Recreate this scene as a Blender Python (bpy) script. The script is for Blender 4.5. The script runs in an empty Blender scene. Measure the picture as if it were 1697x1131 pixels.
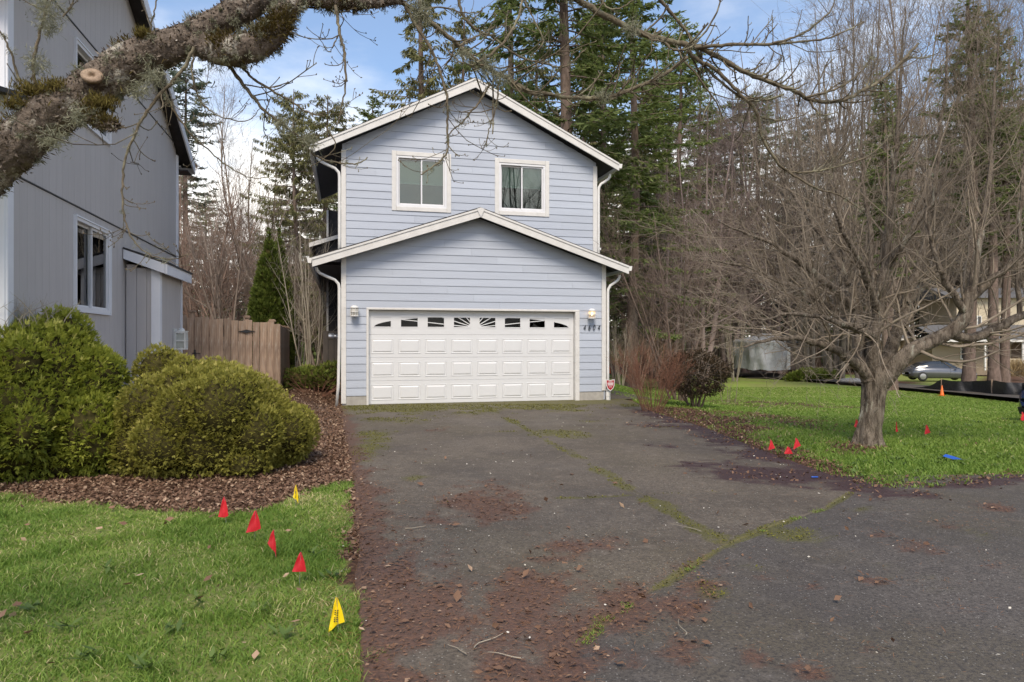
import bpy, math, random
import numpy as np
from mathutils import Vector, noise as mnoise

# ------------------------------------------------------------------ camera, sky, sun, exposure
SC = bpy.context.scene
COL = SC.collection
CAMH, FPX, CX, CY = 1.43, 1131.0, 848.5, 566.8        # eye height, focal length and centre of the photograph in its pixels
cam_data = bpy.data.cameras.new('camera'); cam = bpy.data.objects.new('camera', cam_data); COL.objects.link(cam)
cam.location = (0, 0, CAMH); cam.rotation_euler = (math.radians(90), 0, 0)
cam_data.sensor_width = 36; cam_data.lens = FPX / 1697 * 36; cam_data.shift_y = 1.3 / 1697
cam_data.clip_start = 0.05; cam_data.clip_end = 2000
SC.camera = cam

SUN_EL, SUN_AZ = math.radians(50), math.radians(181)   # azimuth clockwise from +Y: high behind the viewer
world = bpy.data.worlds.new('World'); SC.world = world; world.use_nodes = True
def build_world():
    nt = world.node_tree; nt.nodes.clear(); N = nt.nodes.new; L = nt.links.new
    out = N('ShaderNodeOutputWorld'); bg = N('ShaderNodeBackground'); bg.inputs[1].default_value = 0.15
    sky = N('ShaderNodeTexSky'); sky.sky_type = 'NISHITA'; sky.sun_disc = False
    sky.sun_elevation = SUN_EL; sky.sun_rotation = SUN_AZ; sky.air_density = 1.0; sky.dust_density = 0.6; sky.ozone_density = 1.6
    tc = N('ShaderNodeTexCoord'); sep = N('ShaderNodeSeparateXYZ'); L(tc.outputs['Generated'], sep.inputs[0])
    # thin bright cloud: solid low down, breaking up towards the zenith
    mp = N('ShaderNodeMapping'); mp.inputs['Scale'].default_value = (1.6, 1.6, 4.0); L(tc.outputs['Generated'], mp.inputs[0])
    nz = N('ShaderNodeTexNoise'); nz.inputs['Scale'].default_value = 1.7; nz.inputs['Detail'].default_value = 7; nz.inputs['Roughness'].default_value = .55
    L(mp.outputs[0], nz.inputs['Vector'])
    el = N('ShaderNodeMapRange'); el.interpolation_type = 'SMOOTHSTEP'
    el.inputs['From Min'].default_value = .10; el.inputs['From Max'].default_value = .44
    el.inputs['To Min'].default_value = .55; el.inputs['To Max'].default_value = -.06
    L(sep.outputs['Z'], el.inputs['Value'])
    ad = N('ShaderNodeMath'); ad.operation = 'ADD'; L(nz.outputs['Fac'], ad.inputs[0]); L(el.outputs[0], ad.inputs[1])
    rm = N('ShaderNodeMapRange'); rm.interpolation_type = 'SMOOTHSTEP'
    rm.inputs['From Min'].default_value = .47; rm.inputs['From Max'].default_value = .95; rm.inputs['To Min'].default_value = .12
    L(ad.outputs[0], rm.inputs['Value'])
    mx = N('ShaderNodeMix'); mx.data_type = 'RGBA'; L(rm.outputs[0], mx.inputs['Factor'])
    hs = N('ShaderNodeHueSaturation'); hs.inputs['Saturation'].default_value = 1.25; hs.inputs['Value'].default_value = .74; L(sky.outputs[0], hs.inputs['Color']); L(hs.outputs[0], mx.inputs['A']); mx.inputs['B'].default_value = (6.2, 6.0, 5.65, 1)
    L(mx.outputs['Result'], bg.inputs[0]); L(bg.outputs[0], out.inputs[0])
build_world()
sun_data = bpy.data.lights.new('sun', 'SUN'); sun = bpy.data.objects.new('sun', sun_data); COL.objects.link(sun)
sun_data.energy = 2.1; sun_data.angle = math.radians(24); sun_data.color = (1, .88, .72)
_sd = Vector((math.sin(SUN_AZ) * math.cos(SUN_EL), math.cos(SUN_AZ) * math.cos(SUN_EL), math.sin(SUN_EL)))
sun.rotation_euler = (-_sd).to_track_quat('-Z', 'Y').to_euler()
SC.view_settings.view_transform = 'Standard'; SC.view_settings.look = 'None'
SC.view_settings.gamma = 1; SC.view_settings.use_curve_mapping = False
SC.view_settings.exposure = 0.85
SC.render.engine = 'CYCLES'
SC.cycles.max_bounces = 6; SC.cycles.diffuse_bounces = 3; SC.cycles.glossy_bounces = 3
SC.cycles.transparent_max_bounces = 8; SC.cycles.caustics_reflective = False; SC.cycles.caustics_refractive = False

# ------------------------------------------------------------------ numbers
rng = np.random.default_rng(7); random.seed(7)
def sstep(t): t = np.clip(t, 0, 1); return t * t * (3 - 2 * t)
def gz(x, y):
    """height of the ground: level by the garage, falling away to the right and beyond, banked up by the grey house"""
    x = np.asarray(x, float); y = np.asarray(y, float)
    fall = -1.0 * np.clip((y - 11.5) / 18.5, 0, 1) - .6 * np.clip((y - 30) / 26, 0, 1)
    w = sstep((x - 2.6) / 4.2)
    w = np.maximum(w, sstep((y - 32) / 14))
    bank = .27 * sstep((-x - 3.9) / 1.2) * sstep((y - 10) / 3.5) * (1 - sstep((y - 26) / 8))
    return fall * w + bank
def gp(px, py, dz=0.0):
    """point on the ground that the photograph shows at that pixel"""
    Y = CAMH * FPX / (py - CY)
    for _ in range(60):
        z = float(gz((px - CX) / FPX * Y, Y)); Y = .5 * Y + .5 * (CAMH - z) * FPX / (py - CY)
    X = (px - CX) / FPX * Y
    return Vector((X, Y, float(gz(X, Y)) + dz))
def at(px, py, Y): return Vector(((px - CX) / FPX * Y, Y, CAMH + (CY - py) / FPX * Y))
TH = 0.24295; CT, ST = math.cos(TH), math.sin(TH); HX, HY = -3.215, 15.316    # blue house: corner of the garage door
def H(u, v, z=0): return Vector((HX + u * CT - v * ST, HY + u * ST + v * CT, z))
def UV(x, y): dx, dy = x - HX, y - HY; return dx * CT + dy * ST, -dx * ST + dy * CT
def _hash(ix, iy, s):
    h = (ix.astype(np.int64) * 374761393 + iy.astype(np.int64) * 668265263 + s * 1442695041) & 0x7fffffff
    h = ((h ^ (h >> 13)) * 1274126177) & 0x7fffffff
    return ((h ^ (h >> 16)) & 0xffff) / 65535.0
def vnoise(x, y, s=0):
    x = np.asarray(x, float); y = np.asarray(y, float)
    ix, iy = np.floor(x), np.floor(y); fx, fy = sstep(x - ix), sstep(y - iy)
    a, b, c, d = _hash(ix, iy, s), _hash(ix + 1, iy, s), _hash(ix, iy + 1, s), _hash(ix + 1, iy + 1, s)
    return (a * (1 - fx) + b * fx) * (1 - fy) + (c * (1 - fx) + d * fx) * fy
def fbm(x, y, s=0, o=4):
    r, a, t = 0, .5, 0
    for i in range(o): r = r + a * vnoise(x * 2 ** i + 17 * i, y * 2 ** i - 9 * i, s + i); t += a; a *= .5
    return r / t
def dist_poly(x, y, pts):
    """distance from many points to one polyline"""
    x = np.asarray(x, float); y = np.asarray(y, float); best = np.full(x.shape, 1e9)
    for (x0, y0), (x1, y1) in zip(pts[:-1], pts[1:]):
        dx, dy = x1 - x0, y1 - y0; t = np.clip(((x - x0) * dx + (y - y0) * dy) / (dx * dx + dy * dy + 1e-12), 0, 1)
        best = np.minimum(best, np.hypot(x - x0 - t * dx, y - y0 - t * dy))
    return best
def inside(x, y, poly):
    x = np.asarray(x, float); y = np.asarray(y, float); r = np.zeros(x.shape, bool); n = len(poly)
    for i in range(n):
        x0, y0 = poly[i]; x1, y1 = poly[(i + 1) % n]
        c = ((y0 > y) != (y1 > y)) & (x < (x1 - x0) * (y - y0) / ((y1 - y0) if y1 != y0 else 1e-9) + x0); r ^= c
    return r

# ------------------------------------------------------------------ objects and labels
def tag(o, label=None, cat=None, group=None, kind=None):
    if label: o['label'] = label
    if cat: o['category'] = cat
    if group: o['group'] = group
    if kind: o['kind'] = kind
    return o
def empty(name, loc=(0, 0, 0), rz=0.0, label=None, cat=None, group=None):
    o = bpy.data.objects.new(name, None); COL.objects.link(o); o.location = loc; o.rotation_euler = (0, 0, rz); o.empty_display_size = .2
    return tag(o, label, cat, group)
def link(name, me, mat=None, parent=None):
    o = bpy.data.objects.new(name, me); COL.objects.link(o)
    if mat is not None and not me.materials: me.materials.append(mat)
    if parent is not None: o.parent = parent
    return o
def kids(o): return [c for c in bpy.data.objects if c.parent == o]
def copy_tree(o, parent=None, children=None):
    c = o.copy(); COL.objects.link(c)
    if parent is not None: c.parent = parent
    for ch in (kids(o) if children is None else children): copy_tree(ch, c)
    return c
def np_mesh(name, V, T=None, Q=None, smooth=False, attrs=None):
    """mesh from arrays: V (n,3), T (m,3) triangles, Q (m,4) quads"""
    me = bpy.data.meshes.new(name); V = np.asarray(V, np.float32)
    nt = 0 if T is None else len(T); nq = 0 if Q is None else len(Q)
    me.vertices.add(len(V)); me.vertices.foreach_set('co', V.ravel())
    loops = []
    if nt: loops.append(np.asarray(T, np.int32).ravel())
    if nq: loops.append(np.asarray(Q, np.int32).ravel())
    loops = np.concatenate(loops); me.loops.add(len(loops)); me.loops.foreach_set('vertex_index', loops)
    tot = np.concatenate([np.full(nt, 3, np.int32), np.full(nq, 4, np.int32)])
    me.polygons.add(nt + nq); st = np.concatenate([[0], np.cumsum(tot)[:-1]]).astype(np.int32)
    me.polygons.foreach_set('loop_start', st)
    try: me.polygons.foreach_set('loop_total', tot)
    except Exception: pass
    if smooth: me.polygons.foreach_set('use_smooth', np.ones(nt + nq, bool))
    for k, a in (attrs or {}).items():
        at_ = me.attributes.new(k, 'FLOAT', 'POINT'); at_.data.foreach_set('value', np.asarray(a, np.float32))
    me.update(calc_edges=True); me.validate()
    return me
class MB:
    """collects boxes, bars, lathes and extrusions for one mesh; f maps its coordinates into the parent's"""
    def __init__(s, f=None): s.v, s.f, s.map = [], [], f
    def add(s, vs, fs):
        n = len(s.v)
        for p in vs: s.v.append(tuple(s.map(*p)) if s.map else tuple(p))
        for q in fs: s.f.append([i + n for i in q])
        return s
    def box(s, x0, x1, y0, y1, z0, z1):
        if x0 > x1: x0, x1 = x1, x0
        if y0 > y1: y0, y1 = y1, y0
        return s.add([(x0, y0, z0), (x1, y0, z0), (x1, y1, z0), (x0, y1, z0), (x0, y0, z1), (x1, y0, z1), (x1, y1, z1), (x0, y1, z1)],
                     [(0, 3, 2, 1), (4, 5, 6, 7), (0, 1, 5, 4), (1, 2, 6, 5), (2, 3, 7, 6), (3, 0, 4, 7)])
    def bbox(s, x0, x1, y0, y1, z0, z1, b=.006):
        """box whose front (low y) edges are chamfered"""
        return s.add([(x0, y1, z0), (x1, y1, z0), (x1, y1, z1), (x0, y1, z1), (x0, y0 + b, z0), (x1, y0 + b, z0), (x1, y0 + b, z1), (x0, y0 + b, z1),
                      (x0 + b, y0, z0 + b), (x1 - b, y0, z0 + b), (x1 - b, y0, z1 - b), (x0 + b, y0, z1 - b)],
                     [(0, 3, 2, 1), (8, 9, 10, 11), (0, 1, 5, 4), (1, 2, 6, 5), (2, 3, 7, 6), (3, 0, 4, 7), (4, 5, 9, 8), (5, 6, 10, 9), (6, 7, 11, 10), (7, 4, 8, 11)])
    def prism(s, poly, y0, y1, yf=None):
        """polygon in (x,z), counter-clockwise, extruded from y0 (front) to y1; yf(x,z) may bend the front"""
        n = len(poly)
        vs = [(x, (yf(x, z) if yf else y0), z) for x, z in poly] + [(x, y1, z) for x, z in poly]
        fs = [tuple(range(n)), tuple(range(2 * n - 1, n - 1, -1))] + [(i + n, (i + 1) % n + n, (i + 1) % n, i) for i in range(n)]
        return s.add(vs, fs)
    def bar(s, a, b, r, n=6, r2=None):
        a, b = Vector(a), Vector(b); t = (b - a).normalized(); x = t.orthogonal().normalized(); y = t.cross(x); r2 = r if r2 is None else r2
        vs = []
        for p, rr in ((a, r), (b, r2)):
            for i in range(n): w = 2 * math.pi * i / n; vs.append(p + rr * (math.cos(w) * x + math.sin(w) * y))
        return s.add(vs, [(i, (i + 1) % n, (i + 1) % n + n, i + n) for i in range(n)] + [tuple(range(n - 1, -1, -1)), tuple(range(n, 2 * n))])
    def path(s, pts, r, n=8, flat=None):
        """round tube along points; flat=(w,d) gives a rectangular section instead"""
        pts = [Vector(p) for p in pts]; rings = []
        ref = Vector((0, 1, 0)) if flat else None
        for i, p in enumerate(pts):
            t = (pts[min(i + 1, len(pts) - 1)] - pts[max(i - 1, 0)]).normalized()
            if flat:
                y = ref; x = t.cross(y).normalized()
                rings.append([p + x * a * flat[0] / 2 + y * b * flat[1] / 2 for a, b in ((-1, -1), (1, -1), (1, 1), (-1, 1))])
            else:
                x = t.cross(Vector((.13, .97, .21))).normalized(); y = t.cross(x); rr = r[i] if isinstance(r, (list, tuple)) else r
                rings.append([p + rr * (math.cos(2 * math.pi * j / n) * x + math.sin(2 * math.pi * j / n) * y) for j in range(n)])
        m = len(rings[0]); vs = [q for g in rings for q in g]
        fs = [(i * m + j, i * m + (j + 1) % m, (i + 1) * m + (j + 1) % m, (i + 1) * m + j) for i in range(len(rings) - 1) for j in range(m)]
        return s.add(vs, fs + [tuple(range(m - 1, -1, -1)), tuple(range(len(vs) - m, len(vs)))])
    def lathe(s, prof, c=(0, 0, 0), n=16, axis='z'):
        vs = []
        for r, h in prof:
            for j in range(n):
                w = 2 * math.pi * j / n; a, b = r * math.cos(w), r * math.sin(w)
                p = {'z': (a, b, h), 'y': (a, h, b), 'x': (h, a, b)}[axis]
                vs.append((c[0] + p[0], c[1] + p[1], c[2] + p[2]))
        m = len(prof)
        return s.add(vs, [(i * n + j, i * n + (j + 1) % n, (i + 1) * n + (j + 1) % n, (i + 1) * n + j) for i in range(m - 1) for j in range(n)]
                     + [tuple(range(n - 1, -1, -1)), tuple(range((m - 1) * n, m * n))])
    def mesh(s, name='part', smooth=False):
        me = bpy.data.meshes.new(name); me.from_pydata(s.v, [], s.f)
        if smooth: me.polygons.foreach_set('use_smooth', [True] * len(me.polygons))
        me.update(); return me
    def build(s, name, mat, parent=None, smooth=False, label=None, kind=None):
        o = link(name, s.mesh(name, smooth), mat, parent)
        return tag(o, label, None, None, kind)
def clip(poly, a, b, c):
    """keep the part of a polygon where a*x + b*z <= c"""
    out = []
    for i in range(len(poly)):
        p, q = poly[i], poly[(i + 1) % len(poly)]; dp, dq = a * p[0] + b * p[1] - c, a * q[0] + b * q[1] - c
        if dp <= 0: out.append(p)
        if dp * dq < 0: t = dp / (dp - dq); out.append((p[0] + t * (q[0] - p[0]), p[1] + t * (q[1] - p[1])))
    return out
def minus(rect, holes):
    rs = [rect]
    for hx0, hx1, hz0, hz1 in holes:
        n = []
        for x0, x1, z0, z1 in rs:
            if hx1 <= x0 or hx0 >= x1 or hz1 <= z0 or hz0 >= z1: n.append((x0, x1, z0, z1)); continue
            if hx0 > x0: n.append((x0, hx0, z0, z1))
            if hx1 < x1: n.append((hx1, x1, z0, z1))
            a, b = max(x0, hx0), min(x1, hx1)
            if hz0 > z0: n.append((a, b, z0, hz0))
            if hz1 < z1: n.append((a, b, hz1, z1))
        rs = n
    return rs
def rpoly(r, planes):
    p = [(r[0], r[2]), (r[1], r[2]), (r[1], r[3]), (r[0], r[3])]
    for pl in planes:
        p = clip(p, *pl)
        if len(p) < 3: return None
    return p

# ------------------------------------------------------------------ materials
def newmat(name):
    m = bpy.data.materials.new(name); m.use_nodes = True; nt = m.node_tree
    return m, nt, nt.nodes['Principled BSDF']
def rgb(c): return (c[0], c[1], c[2], 1)
def mixnode(nt, fac, a, b):
    x = nt.nodes.new('ShaderNodeMix'); x.data_type = 'RGBA'
    for s, v in (('Factor', fac), ('A', a), ('B', b)):
        if isinstance(v, (tuple, list)): x.inputs[s].default_value = rgb(v)
        elif isinstance(v, (int, float)): x.inputs[s].default_value = v
        else: nt.links.new(v, x.inputs[s])
    return x.outputs['Result']
def nnode(nt, scale, detail=4, rough=.6, stretch=(1, 1, 1), coord='Object', off=0):
    tc = nt.nodes.new('ShaderNodeTexCoord'); mp = nt.nodes.new('ShaderNodeMapping'); nt.links.new(tc.outputs[coord], mp.inputs[0])
    mp.inputs['Scale'].default_value = stretch; mp.inputs['Location'].default_value = (off, off * .7, -off)
    n = nt.nodes.new('ShaderNodeTexNoise'); n.inputs['Scale'].default_value = scale; n.inputs['Detail'].default_value = detail; n.inputs['Roughness'].default_value = rough
    nt.links.new(mp.outputs[0], n.inputs['Vector']); return n.outputs['Fac']
def ramp(nt, v, lo, hi):
    r = nt.nodes.new('ShaderNodeMapRange'); r.interpolation_type = 'SMOOTHSTEP'; r.inputs['From Min'].default_value = lo; r.inputs['From Max'].default_value = hi
    nt.links.new(v, r.inputs['Value']); return r.outputs[0]
def mathn(nt, op, a, b):
    m = nt.nodes.new('ShaderNodeMath'); m.operation = op
    for i, v in enumerate((a, b)):
        if isinstance(v, (int, float)): m.inputs[i].default_value = v
        else: nt.links.new(v, m.inputs[i])
    return m.outputs[0]
def attr(nt, name):
    a = nt.nodes.new('ShaderNodeAttribute'); a.attribute_name = name; return a.outputs['Fac']
def bump(nt, bs, h, strength, dist=.01):
    b = nt.nodes.new('ShaderNodeBump'); b.inputs['Strength'].default_value = strength; b.inputs['Distance'].default_value = dist
    nt.links.new(h, b.inputs['Height']); nt.links.new(b.outputs[0], bs.inputs['Normal'])
def objrand(nt): return nt.nodes.new('ShaderNodeObjectInfo').outputs['Random']
def M(name, c1, c2=None, scale=6, rough=.6, bmp=0, bscale=60, stretch=(1, 1, 1), dirt=None, dirt_lo=.58, dirt_hi=.75, dscale=3, metal=0, vary=0, spec=.5, bdist=.01):
    m, nt, bs = newmat(name); c2 = c2 or tuple(x * .85 for x in c1)
    col = mixnode(nt, ramp(nt, nnode(nt, scale, 5, .6, stretch), .3, .7), c1, c2)
    if vary:
        mul = mathn(nt, 'ADD', mathn(nt, 'MULTIPLY', objrand(nt), vary), 1 - vary / 2)
        vm = nt.nodes.new('ShaderNodeVectorMath'); vm.operation = 'SCALE'; nt.links.new(col, vm.inputs[0]); nt.links.new(mul, vm.inputs['Scale']); col = vm.outputs[0]
    if dirt: col = mixnode(nt, ramp(nt, nnode(nt, dscale, 8, .7, stretch, off=3), dirt_lo, dirt_hi), col, dirt)
    nt.links.new(col, bs.inputs['Base Color']); bs.inputs['Roughness'].default_value = rough; bs.inputs['Metallic'].default_value = metal
    bs.inputs['Specular IOR Level'].default_value = spec
    if bmp: bump(nt, bs, nnode(nt, bscale, 4, .65, stretch, off=5), bmp, bdist)
    return m
def leafmat(name, c1, c2, c3=None, rough=.55, trans=.25, spec=.3):
    """foliage coloured per leaf by the attribute tint, with some light let through"""
    m, nt, bs = newmat(name); t = attr(nt, 'tint'); col = mixnode(nt, t, c1, c2)
    if c3: col = mixnode(nt, ramp(nt, t, .72, .98), col, c3)
    r = mathn(nt, 'ADD', mathn(nt, 'MULTIPLY', objrand(nt), .3), .85)
    vm = nt.nodes.new('ShaderNodeVectorMath'); vm.operation = 'SCALE'; nt.links.new(col, vm.inputs[0]); nt.links.new(r, vm.inputs['Scale']); col = vm.outputs[0]
    nt.links.new(col, bs.inputs['Base Color']); bs.inputs['Roughness'].default_value = rough; bs.inputs['Specular IOR Level'].default_value = spec
    if trans:
        tr = nt.nodes.new('ShaderNodeBsdfTranslucent'); nt.links.new(col, tr.inputs[0]); ms = nt.nodes.new('ShaderNodeMixShader'); ms.inputs[0].default_value = trans
        nt.links.new(bs.outputs[0], ms.inputs[1]); nt.links.new(tr.outputs[0], ms.inputs[2]); nt.links.new(ms.outputs[0], nt.nodes['Material Output'].inputs[0])
    return m
def glassmat(name, tint=(.75, .82, .8), refl=.16):
    m, nt, bs = newmat(name); nt.nodes.remove(bs)
    tr = nt.nodes.new('ShaderNodeBsdfTransparent'); tr.inputs[0].default_value = rgb(tint); gl = nt.nodes.new('ShaderNodeBsdfGlossy'); gl.inputs['Roughness'].default_value = .01
    fr = nt.nodes.new('ShaderNodeFresnel'); fr.inputs[0].default_value = 1.5
    f = mathn(nt, 'ADD', fr.outputs[0], refl); ms = nt.nodes.new('ShaderNodeMixShader'); nt.links.new(f, ms.inputs[0])
    nt.links.new(tr.outputs[0], ms.inputs[1]); nt.links.new(gl.outputs[0], ms.inputs[2]); nt.links.new(ms.outputs[0], nt.nodes['Material Output'].inputs[0])
    return m
# ------------------------------------------------------------------ the ground, driveway and roads
def P2(*pp): return [tuple(gp(*p)[:2]) for p in pp]
LAWN_TOP = P2((-700, 800), (-60, 805), (60, 822), (180, 833), (300, 842), (400, 842), (450, 838), (500, 815), (545, 802), (592, 792))   # lawn against the leaf bed
STREET_EDGE = P2((1430, 806), (1370, 845), (1285, 872), (1205, 905), (1100, 970), (1000, 1030), (930, 1112)) + [(-.15, 2.1), (-.9, 1.2), (-3, .5), (-14, .2)]
DRIVE_RIGHT = [tuple(H(6.3, 0.6)[:2]), tuple(H(6.2, -.6)[:2])] + P2((1085, 684), (1130, 697), (1180, 713), (1250, 741), (1330, 771), (1430, 806))
LAWN_FRONT = P2((1430, 806), (1500, 812), (1580, 806), (1640, 797), (1697, 791), (1800, 786)) + [(14, 7.6), (40, 9)]
ROAD_NEAR = P2((1130, 623), (1214, 625.5), (1300, 630), (1427, 640.5), (1500, 648), (1600, 658), (1697, 669), (1850, 690))
ROAD_FAR = P2((1130, 611), (1224, 612), (1311, 626), (1417, 635), (1490, 640), (1600, 649), (1697, 660), (1850, 677))
JOINTS = [P2((802, 672), (850, 700), (925, 742), (1000, 785), (1060, 822), (1140, 868), (1205, 905)),
          P2((575, 723), (700, 719), (900, 716), (1010, 712), (1120, 709)), P2((600, 838), (800, 834), (940, 828), (1060, 823), (1160, 818), (1270, 814))]
def ell(x, y, specs, s=0):
    """soft broken patches: list of (px, py, half width px, half height px, weight), taken to the ground"""
    r = np.zeros(np.shape(x))
    for px, py, a, b, w in specs:
        c = gp(px, py); e = gp(px + a, py); f = gp(px, py - b) if py - b > CY + 4 else c; g = gp(px, py + b)
        ax, ay = max(abs(e.x - c.x), .05), max(abs(f.y - g.y) / 2, .05); yc = (f.y + g.y) / 2
        r = np.maximum(r, w * np.exp(-(((x - c.x) / ax) ** 2 + ((y - yc) / ay) ** 2) ** 1.3))
    return r
def ue(v): return -.60 + .18 * np.clip(-np.asarray(v) / 8, 0, 1)      # left edge of the driveway, along the garage front
def f_litter(x, y):
    """reddish leaves and needles lying on the paving, 0..1"""
    u, v = UV(x, y); n = fbm(x * 2.3, y * 2.3, 11); n2 = fbm(x * 9, y * 9, 5)
    edge = np.exp(-np.clip(u - ue(v), 0, 9) / (.22 + .32 * np.clip((-v - 7) / 6, 0, 1))) * (1.15 + .2 * n)
    seam = np.exp(-(np.clip(dist_poly(x, y, STREET_EDGE) - .02, 0, 9) / .33) ** 2) * sstep((5.2 - y) / 1.4)
    pat = ell(x, y, [(820, 835, 120, 40, .95), (720, 862, 80, 20, .7), (930, 930, 80, 60, .8), (880, 1010, 90, 75, 1.0), (960, 1060, 110, 60, 1.0), (700, 1040, 90, 90, .9), (660, 940, 60, 80, .8),
                     (1010, 905, 90, 35, .55), (840, 1110, 130, 60, .9), (740, 715, 50, 7, .8), (1120, 1000, 80, 50, 1.0), (1120, 1080, 70, 36, .7), (1250, 1090, 30, 40, .75),
                     (1520, 910, 60, 20, 1.0), (1460, 888, 34, 9, .85), (1560, 870, 44, 10, .75), (1660, 845, 40, 12, 1.0), (1455, 965, 36, 9, .9), (1600, 1010, 50, 14, .65), (1350, 975, 26, 8, .8), (1330, 1115, 50, 24, .85), (1450, 1080, 40, 14, .7), (1640, 940, 40, 10, .6), (1260, 960, 36, 12, .6)])
    d = np.maximum(np.maximum(edge, seam * .95), pat)
    return np.clip((d - .60 + .9 * (n - .33) + .8 * (n2 - .5)) * 1.8, 0, 1) * np.clip(d * 3, 0, 1)
def f_duff(x, y):
    """dark damp duff along the right edge of the driveway and the kerb of the lawn"""
    n = fbm(x * 1.7, y * 3.5, 23); n2 = fbm(x * 7, y * 12, 29)
    e = np.exp(-(np.clip(dist_poly(x, y, DRIVE_RIGHT[2:]), 0, 9) / .75) ** 2); k = np.exp(-(dist_poly(x, y, LAWN_FRONT) / .3) ** 2)
    pat = ell(x, y, [(1290, 790, 140, 24, 1.1), (1180, 775, 100, 12, .95), (1110, 742, 50, 7, .7), (1215, 745, 90, 10, .75), (1340, 832, 45, 7, .55), (1000, 708, 60, 4, .5), (1100, 706, 80, 6, .8)])
    d = np.maximum(np.maximum(e, k * .9), pat)
    return np.clip((d - .55 + .9 * (n - .4) + .8 * (n2 - .5)) * 1.8, 0, 1) * np.clip(d * 3, 0, 1)
def f_moss(x, y):
    u, v = UV(x, y); n = fbm(x * 2, y * 2, 41); n2 = fbm(x * 11, y * 11, 43)
    j = np.zeros(np.shape(x))
    for J, w, a in zip(JOINTS, (.10, .07, .035), (1.0, .85, .9)): j = np.maximum(j, a * np.exp(-(dist_poly(x, y, J) / (w * (.5 + 1.3 * n))) ** 2) * (.25 + 1.0 * vnoise(x * 1.5, y * 1.5, 47)) * (.7 + .6 * n2))
    g = 1.2 * np.exp(-(np.clip(-v, 0, 19) / 2.8) ** 1.5) * (.35 + 1.1 * fbm(x * 1.1, y * .7, 49)) * (v < .3)
    pat = ell(x, y, [(930, 722, 80, 10, .95), (620, 722, 60, 12, .8), (605, 750, 50, 40, .8), (690, 795, 50, 10, .8), (640, 700, 90, 24, .65), (980, 695, 80, 10, .6), (720, 760, 60, 24, .45), (610, 830, 40, 20, .6), (1180, 985, 50, 40, .85),
                     (1330, 890, 90, 22, .72), (1250, 935, 60, 20, .65), (1440, 850, 60, 14, .6), (1590, 890, 110, 50, .46), (1500, 960, 120, 50, .44), (1300, 815, 40, 5, .5)])
    seam = np.exp(-(dist_poly(x, y, STREET_EDGE) / (.022 + .045 * n)) ** 2) * sstep((y - 3.1) / .4) * (.35 + 1.1 * vnoise(x * 3, y * 3, 44))
    d = np.maximum(np.maximum(j, g), np.maximum(pat, seam))
    return np.clip((d - .42 + .7 * (n - .45) + .6 * (n2 - .5)) * 1.5, 0, .66) * np.clip(d * 3, 0, 1)
def lawn_left(x, y):
    xs = np.array([p[0] for p in LAWN_TOP]); ys = np.array([p[1] for p in LAWN_TOP]); u, v = UV(x, y)
    return np.clip((np.interp(x, xs, ys) - y) / .25 + (fbm(x * 2.2, y * 2.2, 3) - .5) * 1.4, 0, 1) * sstep((ue(v) + .02 - u + .42 * (fbm(x * 3.5, y * 3.5, 8) - .5)) / .14) * sstep((y - .6) / .5)
LAWN_RIGHT = [tuple(H(6.6, 2.2)[:2])] + [tuple(H(6.6, .8)[:2])] + DRIVE_RIGHT[2:] + LAWN_FRONT[1:] + ROAD_NEAR[::-1] + [tuple(gp(1010, 622)[:2])]
def lawn_right(x, y): return inside(x, y, LAWN_RIGHT).astype(float)
def f_bare(x, y):
    """leaf fall and bare soil in the right lawn: round the shrubs, along the paving, under the tree"""
    n = fbm(x * 2.4, y * 2.4, 61); pat = ell(x, y, [(1130, 690, 130, 18, 1.0), (1180, 705, 140, 18, .95), (1300, 672, 150, 12, .85), (1330, 705, 110, 20, .75), (1250, 745, 100, 18, .8), (1400, 745, 60, 14, .6), (1440, 742, 40, 10, .75), (1350, 775, 90, 14, .7), (1600, 690, 60, 12, .35), (1640, 740, 60, 10, .3), (1640, 680, 50, 8, .4)])
    e = np.exp(-(dist_poly(x, y, DRIVE_RIGHT[2:]) / .45) ** 2); k = np.exp(-(dist_poly(x, y, LAWN_FRONT) / .35) ** 2)
    d = np.maximum(np.maximum(pat, e), k)
    return np.clip((d - .38 + 1.2 * (n - .42)) * 1.7, 0, 1) * np.clip(d * 3, 0, 1)

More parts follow.
